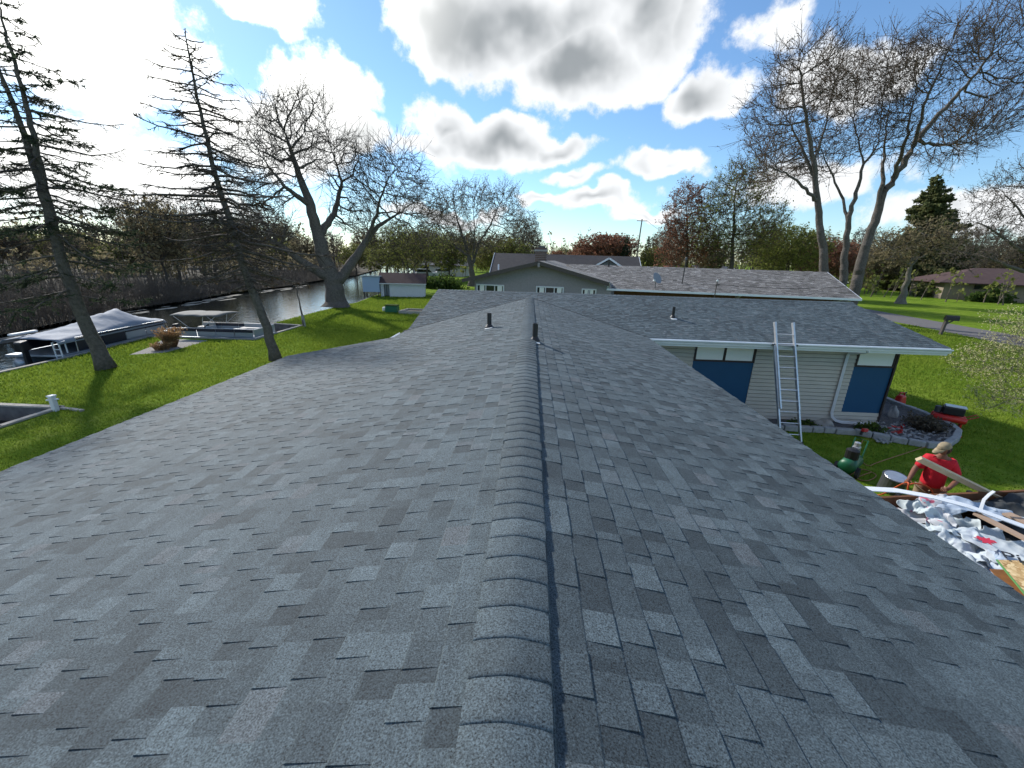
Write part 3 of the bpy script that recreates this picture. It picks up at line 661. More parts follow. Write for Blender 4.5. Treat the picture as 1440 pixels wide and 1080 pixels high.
fork_tree('maple_tree', 'tall bare maple with thick trunk sweeping out over the open lawn', [[b3]+mp((1205, 395, 1), (1218, 345, 1), (1232, 305, 1), (1242, 275, 1), (1258, 250, 1), (1285, 205, 1), (1320, 160, 1), (1360, 120, 1), (1395, 75, 1)), [mp((1230, 312, 1))[0]]+mp((1241, 260, 1), (1243, 215, 2), (1248, 160, 2)), [mp((1285, 205, 1))[0]]+mp((1300, 150, 0), (1325, 90, 0), (1345, 45, 0)), [mp((1290, 200, 1))[0]]+mp((1330, 205, 2), (1370, 200, 3)), [mp((1258, 250, 1))[0]]+mp((1275, 190, -1), (1290, 120, -1))],
    [blob(1330, 80, 45, 60, my), blob(1400, 60, 45, 60, my+1), blob(1290, 100, 35, 60, my), blob(1380, 170, 55, 45, my+2), blob(1330, 200, 45, 35, my+1), blob(1420, 120, 40, 50, my+1), blob(1265, 140, 30, 50, my-1)],
    .50, n_attr=1350, step=.45, kill=.66, infl=4, tw=(2, 1.5, .019), bud=(3000, .045, 'bud_grey'), mats=('bark_grey', 'twig_brown'), up=.12)
# --- trees beyond the neighbour's long roof
def simple_tree(name, label, px, pyb, y, blobs, trunk_top, r, **k):
    b = at_y(px, pyb, y); b[2] = 0; top = at_y(*trunk_top, y); mid = b*.45+top*.55+np.array([hmm(-.3, .3), hmm(-.3, .3), 0])
    limbs = [[b, b*.8+top*.2, mid, top]]
    for q in range(5):
        s = b+(top-b)*hmm(.3, .75); e = np.array(blobs[q % len(blobs)][0])*.6+s*.4; e[2] = max(e[2], s[2]+.5); limbs.append([s, (s+e)/2+np.array([0, 0, .2]), e])
    return fork_tree(name, label, limbs, blobs, r, **k)
simple_tree('red_budding_tree', 'reddish budding tree behind the long brown roof, beside the antenna mast', 968, 395, 62, [blob(965, 310, 32, 55, 62), blob(950, 350, 28, 30, 62), blob(985, 345, 25, 35, 62)], (966, 290), .30, n_attr=900, step=.5, kill=.75, infl=5, tw=(3, 1.1, .02), bud=(9000, .085, 'bud_red'), mats=('bark_dark', 'twig_brown'), up=.12)
simple_tree('yellow_budding_tree', 'rounded tree with yellow-green buds behind the long brown roof', 1030, 395, 58, [blob(1040, 275, 45, 48, 58), blob(1005, 320, 32, 38, 58), blob(1070, 320, 40, 40, 58), blob(1035, 340, 45, 28, 58)], (1034, 262), .38, n_attr=1200, step=.5, kill=.75, infl=5, tw=(3, 1.1, .02), bud=(9000, .08, 'bud_green'), mats=('bark_dark', 'twig_brown'), up=.1)
simple_tree('bushy_tree', 'low bushy budding tree between the yellow-budding tree and the tall maples', 1110, 400, 66, [blob(1105, 350, 45, 32, 66), blob(1135, 355, 30, 28, 66), blob(1080, 360, 25, 22, 66)], (1108, 335), .22, n_attr=700, step=.55, kill=.8, infl=6, tw=(3, 1.0, .016), bud=(9000, .11, 'bud_green'), mats=('bark_dark', 'twig_dark'), up=.05)
# --- leaning tree in the lawn across the drive
ly = at_z(1266, 427)[1]; b = at_z(1266, 427)
fork_tree('leaning_tree', 'leaning pale-trunked tree with brownish buds in the lawn across the road', [[b]+pxl([(1274, 395), (1284, 365), (1300, 330)], ly), [pxl([(1280, 375)], ly)[0]]+pxl([(1255, 350), (1240, 335)], ly), [pxl([(1282, 370)], ly)[0]]+pxl([(1310, 355), (1335, 345)], ly)],
    [blob(1262, 350, 36, 26, ly), blob(1300, 345, 36, 30, ly), blob(1322, 342, 26, 20, ly)], .45, n_attr=700, step=.7, kill=1.0, infl=7, tw=(3, 1.3, .02), bud=(3500, .11, 'bud_tan'), mats=('bark_pale', 'twig_dark'), up=.03)
ry = 46.0; b = at_y(1475, 440, ry); b[2] = 0
fork_tree('bare_oak', 'spreading bare tree overhanging the brick house', [[b]+pxl([(1470, 400), (1462, 350), (1450, 300), (1445, 250)], ry), [pxl([(1465, 370)], ry)[0]]+pxl([(1425, 345), (1395, 322), (1365, 310)], ry), [pxl([(1468, 390)], ry)[0]]+pxl([(1430, 378), (1390, 362), (1350, 355)], ry), [pxl([(1455, 320)], ry)[0]]+pxl([(1425, 285), (1405, 265)], ry)],
    [blob(1405, 275, 40, 28, ry), blob(1375, 320, 35, 30, ry), blob(1440, 260, 45, 40, ry), blob(1370, 362, 35, 20, ry-2), blob(1430, 330, 40, 40, ry), blob(1500, 280, 50, 60, ry)], .5, n_attr=1100, step=.5, kill=.75, infl=5, tw=(2, 1.1, .018), bud=(5000, .05, 'bud_grey'), mats=('bark_grey', 'twig'))
# --- pale blossoming tree at the right edge of the yard
b = np.array([17.9, 10.6, 0])
def P3(px, py, y): return at_y(px, py, y)
fork_tree('blossoming_tree', 'small ornamental tree covered in pale cream blossom beside the lawn', [[b, b+(-.1, .1, .7), b+(-.2, .3, 1.3), P3(1440, 500, 12.2)], [b+(-.1, .1, .8), P3(1430, 560, 11.8), P3(1385, 575, 12.0)], [b+(-.15, .2, 1.1), P3(1420, 520, 12.6), P3(1385, 515, 13.0)], [b+(-.15, .2, 1.1), P3(1450, 470, 13.0), P3(1420, 455, 13.4)], [b+(-.1, .1, .7), b+(.9, .2, 1.8)]],
    [blob(1385, 510, 42, 28, 12.6, .9), blob(1425, 500, 40, 40, 12.6, .9), blob(1430, 460, 35, 24, 13, .8), blob(1410, 560, 50, 22, 12, .8), blob(1490, 480, 60, 60, 12, 1.2)], .075, tip=.003, n_attr=900, step=.14, kill=.2, infl=1.5, tw=(2, .26, .0026), bud=(7500, .017, 'bud_cream'), mats=('bark_pale', 'twig'), flare=.3)
# --- conifers
def conifer(name, label, stems, droop, lfun, n_br, needles, mats, r0, dead_below=0.0, nsize=(.085, .016), per_m=36, group=None, curl=.35, bare_frac=0.0, bth=1.0):
    """stems: list of polylines; lfun(t) is the branch length along the stem"""
    b = np.array(stems[0][0], float); t = thing(name, label, 'tree', b, group)
    tr = MB(); brp, brs, npts = [], [], []
    for si, st in enumerate(stems):
        st = np.array(st, float); L = np.concatenate([[0], np.cumsum(np.linalg.norm(np.diff(st, axis=0), axis=1))]); T = np.linspace(0, 1, 26)
        pts = np.stack([np.interp(T*L[-1], L, st[:, k]) for k in range(3)], 1); pts[1:-1] += RNG.normal(size=(24, 3))*.02
        rs = (r0[si])*(1-T*.94)**.9*(1+(.45*np.exp(-T*L[-1]/.35) if si == 0 else 0)); tr.tube(pts, rs, 10)
        n = n_br[si]
        for q in range(n):
            u = (q+random.random())/n; p = np.array([np.interp(u*L[-1], L, st[:, k]) for k in range(3)])
            ln = lfun[si](u)*hmm(.65, 1.15)
            if ln < .08: continue
            az = q*2.399+hmm(-.5, .5); h = np.array([math.cos(az), math.sin(az), 0]); k = 7; P = [p]
            el = droop(u)+hmm(-.12, .12)
            for j in range(k):
                s = (j+1)/k; e = el-curl*math.sin(s*2.6)*.9+curl*s*s*1.1
                P.append(P[-1]+(h*math.cos(e)+np.array([0, 0, math.sin(e)]))*ln/k+RNG.normal(size=3)*ln*.012)
            P = np.array(P); R = np.linspace(max(.014, ln*.013), .008, k+1)*bth; brp.append(cones(P[:-1], P[1:], R[:-1], R[1:], 4))
            # side twigs, hanging slightly
            m = max(4, int(ln*9)); uu = RNG.uniform(.12, 1, m); ii = np.minimum((uu*k).astype(int), k-1); q0 = P[ii]+(P[ii+1]-P[ii])*(uu*k-ii)[:, None]
            sd = np.cross(h, (0, 0, 1)); d = unit(sd*RNG.choice([-1, 1], m)[:, None]*.8+h*.55+np.array([0, 0, -.18])+RNG.normal(size=(m, 3))*.25)
            tl = ln*RNG.uniform(.12, .36, m)*(1.1-uu*.6); q1 = q0+d*tl[:, None]; brs.append(cones(q0, q1, np.full(m, .009)*bth, np.full(m, .004)*bth, 3))
            m2 = m*2; jj = RNG.integers(0, m, m2); s0 = q0[jj]+(q1-q0)[jj]*RNG.random(m2)[:, None]; d2 = unit(d[jj]+RNG.normal(size=(m2, 3))*.6+np.array([0, 0, -.15])); brs.append(cones(s0, s0+d2*(tl[jj]*.5)[:, None], np.full(m2, .006)*bth, np.full(m2, .003)*bth, 3))
            if u > dead_below and random.random() >= bare_frac:
                cnt = int(tl.sum()*per_m)+int(ln*per_m*.6)
                if cnt:
                    j = RNG.integers(0, m, cnt); base = q0[j]+(q1-q0)[j]*RNG.random(cnt)[:, None]*1.05; npts.append((base, d[j]))
    bv, bf = merge(brp); tr.add(bv, bf.tolist()); tr.build('trunk', mats[0], t, smooth=True)
    c = mesh_obj('crown', *merge(brs), mats[1], t)
    if npts:
        p = np.concatenate([a for a, _ in npts]); d = unit(np.concatenate([a for _, a in npts])+RNG.normal(size=(len(p), 3))*.7); w = unit(np.cross(d, rdir(len(p))))
        s = RNG.uniform(.6, 1.3, len(p))[:, None]; v, f = quads(p+d*nsize[0]*.5, d*nsize[0]*s, w*nsize[1]*s); leaf_obj('needles', (v, f), needles, c)
    return t
ay = at_z(150, 519)[1]; b = at_z(150, 519)
conifer('spruce_tree', 'dark spruce with twin leaning stems beside the covered pontoon boat', [[b]+pxl([(120, 455), (92, 385), (70, 300), (40, 210), (10, 125), (-25, 30)], ay), pxl([(78, 330), (62, 260), (45, 180), (15, 70), (-10, -20)], ay)],
    lambda u: .18-.35*(1-u), [lambda u: 0 if u < .24 else (3.6*(1-u)**.6+.2), lambda u: 2.9*(1-u)**.6+.25], [66, 54], 'needle', ('bark_grey', 'twig_dark'), (.24, .13), per_m=30, bare_frac=.34, nsize=(.06, .012), bth=1.1)
sy = at_z(388, 507)[1]; b = at_z(388, 507)
conifer('dead_spruce', 'nearly dead spruce with a leaning bare trunk at the roof edge', [[b]+pxl([(372, 450), (348, 390), (325, 320), (300, 235), (285, 170), (272, 105), (260, 45)], sy)],
    lambda u: .22-.42*(1-u), [lambda u: 0 if u < .22 else (4.4*min(1, (u-.22)*6)*(1-u)**.6+.15)], [150], 'needle_rust', ('bark_grey', 'twig_dark'), (.20,), per_m=10, bare_frac=.8, nsize=(.05, .013), curl=.28, bth=1.5)
gy = 92.0; b = at_y(1303, 410, gy); b[2] = 0
conifer('green_spruce', 'dense green spruce standing on the lawn left of the brick house', [[b]+pxl([(1308, 330), (1318, 246)], gy)], lambda u: -.05+.25*u, [lambda u: 0 if u < .06 else 9.8*(1-u)**.92+.3], [165], 'needle_green', ('bark_dark', 'twig_dark'), (.4,), per_m=22, nsize=(.32, .10))
# --- brush along the far bank: bare stems nobody could count
def brush(n, region, hgt, mat, name, label=None):
    P0 = np.array([region() for _ in range(n)]); h = RNG.uniform(*hgt, n)[:, None]*np.interp(P0[:, 1], [0, 30, 45, 100], [1.1, 1.0, .5, .5])[:, None]; d = unit(RNG.normal(size=(n, 3))*.33+np.array([0, 0, 1.0])); P1 = P0+d*h*.5; d2 = unit(d+RNG.normal(size=(n, 3))*.4+np.array([0, 0, .1])); P2 = P1+d2*h*.55
    r = RNG.uniform(.010, .026, n); parts = [cones(P0, P1, r, r*.7, 3), cones(P1, P2, r*.7, r*.3, 3)]
    for k in range(4):
        q = P1+(P2-P1)*RNG.uniform(-.6, .8, n)[:, None]; dd = unit(d+RNG.normal(size=(n, 3))*.75); parts.append(cones(q, q+dd*h*RNG.uniform(.18, .36, n)[:, None], r*.5, r*.25, 3))
    v, f = merge(parts); o = mesh_obj(name, v, f, mat); setp(o, label, 'thicket', None, 'stuff'); return o
def far_x(y):
    a = np.array(FARB); return np.interp(y, a[:, 1], a[:, 0])
def far_region():
    y = 6+95*random.random()**1.3; return (far_x(y)-.2-random.random()**1.4*(8+y*.10), y, -.3)
brush(6000, far_region, (1.6, 4.2), 'twig_brush', 'thicket', 'dense bare grey brush along the far canal bank')
def far_region2():
    y = 5+90*random.random(); return (far_x(y)+.15-random.random()*.9, y, -.35)
brush(1800, far_region2, (.8, 2.2), 'twig_brush', 'thicket', 'low dead brush overhanging the water of the far bank')
# --- far tree line: a few kinds, copied
protos = []
def proto(mats, bud, h, wd, label, name):
    b = np.array([0., 0, 0]); bl = [((0, 0, h*.68), (wd, wd, h*.32)), ((wd*.5, .3, h*.5), (wd*.6, wd*.6, h*.22)), ((-wd*.5, -.2, h*.52), (wd*.6, wd*.6, h*.24))]
    limbs = [[b, (.1, 0, h*.15), (-.05, .1, h*.35), (.1, 0, h*.55)]]
    for q in range(6):
        z = h*hmm(.22, .45); a = q*1.05+hmm(0, .5); e = np.array([math.cos(a)*wd*.5, math.sin(a)*wd*.5, z+h*hmm(.15, .3)]); limbs.append([np.array([0, 0, z]), (np.array([0, 0, z])+e)/2+np.array([0, 0, .3]), e])
    t = fork_tree(name, label, limbs, bl, h*.022, tip=.02, n_attr=320, step=.65, kill=.95, infl=6, tw=(3, 1.35, .035), bud=bud, mats=mats, group='trees in the far tree line', up=.1)
    protos.append((t, label)); return t
proto(('bark_dark', 'twig'), (2200, .13, 'bud_grey'), 15, 4.4, 'bare grey tree in the far tree line', 'bare_tree'); proto(('bark_dark', 'twig_brown'), (4200, .17, 'bud_green'), 12, 4.6, 'green budding tree in the far tree line', 'green_tree')
proto(('bark_dark', 'twig_brown'), (5200, .17, 'bud_red'), 11, 4.8, 'red-brown budding tree in the far tree line', 'red_brown_tree'); proto(('bark_dark', 'twig_dark'), (4200, .17, 'bud_tan'), 13, 4.2, 'tan budding tree in the far tree line', 'tan_tree')
cf = conifer('far_spruce', 'dark conifer in the far tree line', [[(0, 0, 0), (.1, 0, 7), (0, .1, 14)]], lambda u: -.05+.25*u, [lambda u: 0 if u < .05 else 3.2*(1-u)**.9+.2], [70], 'needle', ('bark_dark', 'twig_dark'), (.25,), per_m=22, nsize=(.22, .07), group='trees in the far tree line')
protos.append((cf, cf['label']))
used = [False]*len(protos)
KIND = ('bare grey tree', 'green budding tree', 'red-brown budding tree', 'tan budding tree', 'dark conifer')
def zone(px, y):
    if px < 340: return 'rising behind the brush of the far canal bank' if y < 60 else 'far beyond the brushy bank'
    if px < 600: return 'beyond the canal behind the white shed'
    if px < 770: return 'behind the grey gable with the brick chimney' if y < 100 else 'in the distance behind the spreading tree'
    if px < 940: return 'in the distance behind the utility pole'
    if px < 1250: return 'behind the long brown roof and the tall maples'
    return 'behind the low brick house'
def place(k, px, y, h, hw=1.0):
    """tree k so that its foot is on the ground at depth y in the direction of photo column px; h: metres tall"""
    d = ray(px, 372); p = CAM+d*(y/d[1]); t = protos[k][0]
    if used[k]: t = copy_tree(t)
    used[k] = True; base = (15, 12, 11, 13, 14)[k]; t.location = (p[0], p[1], -.05); t.rotation_euler = (0, 0, hmm(0, 6.28)); s = h/base; t.scale = (s*hw, s*hw, s)
    sz = ('tall ' if h >= 11 else 'low ' if h <= 7 else 'mid-height ')+('broad ' if hw >= 1.3 else '')
    t['label'] = sz+KIND[k]+' '+zone(px, y); t['group'] = sz+KIND[k]+'s '+zone(px, y)
FARLINE = [(2, 845, 118, 11, 1.5), (2, 862, 122, 11, 1.3), (4, 878, 112, 11, 1), (4, 908, 135, 12, 1), (0, 925, 130, 13, 1), (1, 918, 120, 8, 1.2), (2, 810, 165, 8, 1), (1, 790, 190, 9, 1), (2, 783, 150, 7, 1), (4, 768, 175, 10, .8), (0, 735, 95, 13, 1), (1, 720, 88, 8, 1.3), (0, 745, 120, 12, 1), (3, 700, 92, 9, 1.2), (1, 690, 86, 7, 1.3),
    (1, 632, 78, 8, 1.3), (3, 600, 84, 9, 1.3), (0, 560, 110, 13, 1), (1, 545, 80, 6, 1.5), (1, 500, 88, 6, 1.4), (3, 520, 120, 11, 1.2), (0, 470, 115, 10, 1), (3, 430, 110, 8, 1.3), (1, 395, 110, 7, 1.3), (0, 360, 84, 12, 1), (3, 330, 92, 10, 1.2), (0, 300, 62, 11, 1), (1, 285, 72, 9, 1.2), (0, 250, 50, 10, 1), (3, 230, 44, 9, 1), (0, 205, 56, 11, 1.1), (1, 190, 74, 6, 1.3), (1, 160, 70, 5, 1.3), (3, 130, 76, 6, 1.2), (0, 95, 68, 7, 1.1), (1, 60, 72, 6, 1.3), (0, 30, 60, 7, 1), (3, 5, 60, 7, 1.2), (0, -30, 50, 8, 1), (1, -70, 52, 7, 1.2),
    (0, 950, 95, 13, 1), (3, 1000, 90, 9, 1.2), (0, 1060, 85, 13, 1), (1, 1085, 88, 9, 1.3), (3, 1140, 92, 11, 1.3), (2, 1165, 84, 9, 1.2), (1, 1190, 110, 10, 1.3), (0, 1215, 100, 13, 1.1), (3, 1235, 92, 9, 1.3), (4, 1345, 105, 13, 1.1), (0, 1370, 98, 14, 1), (1, 1385, 112, 9, 1.3), (3, 1410, 105, 11, 1.2), (4, 1432, 96, 13, 1), (0, 1450, 90, 13, 1), (1, 1475, 90, 10, 1.2), (2, 820, 140, 9, 1.2), (3, 660, 130, 11, 1.3), (1, 580, 130, 11, 1.4), (3, 400, 140, 14, 1.3), (1, 340, 130, 13, 1.4), (3, 270, 110, 12, 1.3), (1, 110, 105, 8, 1.3), (3, 40, 100, 8, 1.3)]
for a in FARLINE: place(*a)

def wood_region():
    a = rad(random.uniform(-66, 62)); d = random.uniform(150, 320); return (math.sin(a)*d, math.cos(a)*d, -.2)
def woodland(n, reg, hgt, rr, label, mat, leaf, nleaf, lsize):
    P0 = np.array([reg() for _ in range(n)]); h = RNG.uniform(*hgt, n)[:, None]; d = unit(RNG.normal(size=(n, 3))*.12+np.array([0, 0, 1.0])); P1 = P0+d*h*.5; P2 = P1+unit(d+RNG.normal(size=(n, 3))*.2)*h*.5; r = RNG.uniform(*rr, n)
    parts = [cones(P0, P1, r, r*.7, 3), cones(P1, P2, r*.7, r*.25, 3)]; pts = [P1, P2]
    for k in range(7):
        q = P0+(P2-P0)*RNG.uniform(.3, .95, n)[:, None]; e = q+unit(d+RNG.normal(size=(n, 3))*.8)*h*RNG.uniform(.12, .3, n)[:, None]; parts.append(cones(q, e, r*.4, r*.2, 3)); pts.append(e)
    v, f = merge(parts); o = setp(mesh_obj('woodland', v, f, mat), label, 'woodland', None, 'stuff')
    leaf_obj('foliage', buds(np.concatenate(pts), nleaf, lsize, h.mean()*.05), leaf, o); setp(o.children[0], kind='stuff')
woodland(1500, wood_region, (6, 13), (.10, .22), 'hazy far woodland of bare and budding trees along the horizon', 'twig_brush', 'bud_tan', 14000, .45)
def shrub_region():
    a = rad(random.uniform(-20, 60)); d = random.uniform(88, 150); return (math.sin(a)*d, math.cos(a)*d, -.1)
woodland(500, shrub_region, (2, 5), (.05, .10), 'low hedges and budding shrubs among the distant houses', 'twig_brush', 'bud_green', 9000, .22)
def marsh_region():
    y = random.uniform(45, 150); return (far_x(min(y, 199))-random.uniform(6, 60), y, -.3)
woodland(600, marsh_region, (2, 5), (.05, .10), 'grey budding scrub wood behind the far canal bank', 'twig_brush', 'bud_tan', 12000, .20)
# ------------------------------------------------------------------ canal side
M['weathered_wood'] = material('weathered_wood', (.42, .40, .36), .9, noise=(9, 5, .9), color2=(.26, .24, .21)); M['wall_wood'] = material('wall_wood', (.20, .20, .20), .9, noise=(4, 5, .9), color2=(.08, .08, .08))
M['gravel'] = material('gravel', (.42, .40, .37), .95, noise=(26, 4, .9), color2=(.17, .155, .14), bump=(40, 1, .03)); M['cover'] = material('cover', (.27, .31, .37), .75, noise=(2, 4, .6), color2=(.19, .22, .27), bump=(3, .35, .06)); M['canopy'] = material('canopy', (.13, .135, .13), .8); M['boat_navy'] = material('boat_navy', (.015, .018, .035), .35, spec=.5)
M['boat_silver'] = material('boat_silver', (.34, .38, .43), .35, metal=.4, noise=(3, 3, .5), color2=(.38, .42, .46)); M['boat_blue'] = material('boat_blue', (.24, .33, .42), .4); M['seat_vinyl'] = material('seat_vinyl', (.45, .44, .42), .6)
M['pale_blue'] = material('pale_blue', (.36, .47, .62), .7); M['red_plastic'] = material('red_plastic', (.50, .018, .012), .4, spec=.5); M['green_plastic'] = material('green_plastic', (.01, .11, .05), .45, spec=.5); M['steel_dark'] = material('steel_dark', (.10, .105, .11), .45, metal=.5)
wallt = thing('seawall', 'weathered seawall lining the near canal bank and its two boat slips', 'seawall', (-17, 18, 0))
for i in range(1, 13):
    a, b_ = np.array(SHORE[i-1] if i > 1 else (-19.3, 2.0)), np.array(SHORE[i]); d = nrm(b_-a); nv = np.array([-d[1], d[0]])     # nv points to the water
    a3, b3_ = np.append(a+nv*.05, 0), np.append(b_+nv*.05, 0)
    m = MB(); m.span(a3+(0, 0, -.62), b3_+(0, 0, -.62), .10, 1.24); pn = m.build('wall_panel', 'wall_wood', wallt)
    if i <= 9: m = MB(); m.span(a3+(0, 0, .035), b3_+(0, 0, .035), .17, .05); m.build('cap_board', 'weathered_wood', wallt)
# mooring post at the head of the near slip
c = at_z(79, 578)
t = thing('mooring_post', 'short white mooring post at the head of the near empty boat slip', 'post', c)
m = MB(); m.box(c+(0, 0, .22), (.12, .12, .44)); m.build('post', 'white_paint', t, bevel=.01)
m = MB(); m.tube([c+(-.14, -.04, .34), c+(.14, .04, .36)], .025, 6); m.box(c+(0, 0, .46), (.15, .15, .04)); m.build('cleat', 'white_metal', t)
m = MB(); m.span(c+(-.1, .18, .03), c+(.75, .05, .03), .10, .05); o = m.build('timber_offcut', 'weathered_wood'); setp(o, 'pale timber offcut lying in the grass at the end of the empty slip', 'timber')
def pontoon_boat(covered):
    t = bpy.data.objects.new('pontoon_boat', None); link(t); L, W = 6.2, 2.35
    for sgn in (-1, 1):
        m = MB(); xs = np.array([0, .15, .5, 5.2, 5.8, 6.3]); m.tube([(x, sgn*.82, .0+(.16 if x > 6 else .05 if x > 5.5 else 0)) for x in xs], [.12, .27, .30, .30, .22, .05], 12); m.build('pontoon', 'boat_silver', t, smooth=True)
    m = MB(); m.box((L/2, 0, .36), (L, W, .09)); m.build('deck', 'boat_silver', t, bevel=.01)
    # fence panels
    for sgn in (-1, 1):
        for k in range(4):
            x0, x1 = .75+k*1.28, .75+(k+1)*1.28-.05
            m = MB(); m.box(((x0+x1)/2, sgn*(W/2-.06), .62), (x1-x0, .035, .36)); p = m.build('fence_panel', 'boat_silver' if (covered and k > 1) or not covered else 'boat_navy', t)
            m = MB(); m.box(((x0+x1)/2, sgn*(W/2-.052), .90), (x1-x0, .045, .20)); m.build('stripe', 'boat_navy', p)
        m = MB(); m.tube([(.7, sgn*(W/2-.05), .40), (.7, sgn*(W/2-.05), 1.03), (5.9, sgn*(W/2-.05), 1.03), (5.9, sgn*(W/2-.05), .40)], .022, 6); m.build('rail', 'aluminium', t)
    m = MB(); m.tube([(5.9, -W/2+.05, 1.03), (5.9, W/2-.05, 1.03)], .022, 6); m.box((5.88, 0, .72), (.035, W-.15, .55)); m.build('bow_gate', 'boat_silver', t)
    # outboard
    m = MB(); m.box((-.34, 0, .86), (.46, .34, .42), rotm(0, -.18, 0), taper=.78); e = m.build('outboard_motor', 'black_plastic', t, bevel=.06)
    m = MB(); m.box((-.30, 0, .35), (.20, .12, .75), taper=.8); m.box((-.34, 0, -.12), (.34, .07, .30)); m.build('lower_unit', 'black_plastic', e)
    m = MB(); 
    for k in range(3): m.box((-.53, .10*math.cos(k*2.1), -.20+.10*math.sin(k*2.1)), (.02, .07, .16), rotm(k*2.1, 0, .4))
    m.build('propeller', 'steel_dark', e)
    m = MB(); m.tube([(.02, -.85, .0), (-.02, -.85, .95), (.25, -.85, .98), (.25, -.85, .45)], .028, 6); m.tube([(.02, -1.1, .0), (-.02, -1.1, .95), (.25, -1.1, .98), (.25, -1.1, .45)], .028, 6)
    for z in (.15, .4, .65): m.tube([(0, -.85, z), (0, -1.1, z)], .022, 6)
    m.build('ladder', 'white_metal', t)
    if covered:
        nx, ny = 30, 15; V = []
        for i in range(nx+1):
            for j in range(ny+1):
                x = -.05+6.1*i/nx; v = -1+2*j/ny
                ridge = 1.02+np.interp(x, [0, 1.2, 2.2, 3.2, 4.4, 5.2, 6.1], [.10, .22, .38, .62, .80, .35, .06])
                prof = (1-abs(v)**1.25); z = 1.04+(ridge-1.04)*prof + .03*math.sin(x*6+v*5)*prof+.02*math.sin(x*13-v*9)*prof
                y = v*(W/2+.01)
                if abs(v) > .92: z = 1.04-.16*(abs(v)-.92)/.08
                V.append((x, y, z))
        F = [(i*(ny+1)+j, (i+1)*(ny+1)+j, (i+1)*(ny+1)+j+1, i*(ny+1)+j+1) for i in range(nx) for j in range(ny)]
        o = mesh_obj('cover', V, F, 'cover', t, smooth=True); sm = o.modifiers.new('thick', 'SOLIDIFY'); sm.thickness = .015
        m = MB(); m.box((.65, .85, 1.22), (1.1, .2, .10)); m.build('canopy_bag', 'white_paint', t, bevel=.05)
    else:
        for (x, y, lx, ly) in ((1.2, .75, .9, .6), (4.6, .75, 1.6, .6), (4.6, -.75, 1.6, .6)): m = MB(); m.box((x, y, .62), (lx, ly, .40)); b_ = m.build('bench_seat', 'seat_vinyl', t, bevel=.05); m = MB(); m.box((x, y+math.copysign(.28, y), .92), (lx, .14, .30)); m.build('backrest', 'seat_vinyl', b_, bevel=.04)
        m = MB(); m.box((2.5, -.45, .75), (.55, .55, .70), taper=.8); h = m.build('helm_console', 'boat_silver', t, bevel=.04)
        m = MB(); m.lathe((2.2, -.45, 1.05), [(.17, -.015), (.19, 0), (.17, .015), (.14, 0)], 16, rotm(0, -.9, 0)); m.build('steering_wheel', 'black_plastic', h)
        for x0, x1 in ((1.6, .6), (2.4, 3.4), (2.4, 2.6)):
            m = MB(); m.tube([(x0, -1.12, 1.0), (x1, -1.1, 1.83), (x1, -.9, 1.87), (x1, .9, 1.87), (x1, 1.1, 1.83), (x0, 1.12, 1.0)], .018, 6); fr = m.build('canopy_bow', 'aluminium', t)
        nx = 8; V = [(.4+3.2*i/nx, 1.15*(-1+2*j/6), 1.88+.10*(1-(-1+2*j/6)**2)+.03*math.sin(i*2.2)) for i in range(nx+1) for j in range(7)]
        F = [(i*7+j, (i+1)*7+j, (i+1)*7+j+1, i*7+j+1) for i in range(nx) for j in range(6)]
        o = mesh_obj('bimini_top', V, F, 'canopy', fr, smooth=True); o.modifiers.new('thick', 'SOLIDIFY').thickness = .05
    return t
bt = setp(pontoon_boat(True), 'covered pontoon boat with grey tarpaulin and black outboard moored along the bank', 'boat')
bt.location = (-20.95, 15.9, -.32); bt.rotation_euler = (0, 0, rad(90+6.5))
bt = setp(pontoon_boat(False), 'open pontoon boat with folded canopy frame moored in the slip', 'boat')
bt.location = (-19.6, 21.95, -.32); bt.rotation_euler = (0, 0, rad(2)); bt.scale = (.80, .86, .78)
# gravel bed with dry ornamental grass
poly = [at_z(px, py)[:2] for px, py in [(182, 499), (212, 488), (228, 478), (252, 477), (293, 479), (262, 488), (232, 496)]]
sheet('gravel_patch', [tuple(p) for p in poly], .006, 'gravel')
def grass_tuft(name, label, c, n, h, w, mat, cat='plant', spread=.5):
    t = thing(name, label, cat, c); a = RNG.uniform(0, 6.283, n); s = RNG.uniform(0, spread, n); rr = RNG.uniform(0, w, n)
    P0 = np.array(c)+np.stack([np.cos(a)*rr, np.sin(a)*rr, np.zeros(n)], 1); d = unit(np.stack([np.cos(a)*s, np.sin(a)*s, np.ones(n)], 1)); L = RNG.uniform(.6, 1.1, n)[:, None]*h
    P1 = P0+d*L*.6; P2 = P1+unit(d+np.stack([np.cos(a), np.sin(a), np.zeros(n)], 1)*.35)*L*.45; r = np.full(n, .010)
    v, f = merge([cones(P0, P1, r, r*.8, 3), cones(P1, P2, r*.8, r*.3, 3)]); mesh_obj('blades', v, f, mat, t, tints=RNG.random(len(f)))
    v, f = buds(P2, n*2, .03, .03); setp(mesh_obj('plumes', v, f, mat, t, tints=RNG.random(len(f))), kind='stuff'); return t
grass_tuft('ornamental_grass', 'tuft of dry tan ornamental grass on the gravel by the moored boat', at_z(242, 488), 380, .85, .20, 'dry_grass')
grass_tuft('dry_plant', 'low dry brown plant on the gravel beside the tan grass tuft', at_z(228, 492), 160, .35, .25, 'dry_grass', spread=.9)
s0 = at_z(428, 460)
fork_tree('sapling', 'slender bare sapling with wrapped stem at the corner of the boat slip', [[s0]+pxl([(424, 440), (419, 415), (414, 388)], s0[1])], [blob(414, 395, 8, 14, s0[1]), blob(418, 415, 7, 12, s0[1])], .075, tip=.006, n_attr=40, step=.25, kill=.3, infl=2, tw=(1, .4, .008), mats=('bark_grey', 'twig'), flare=.3)
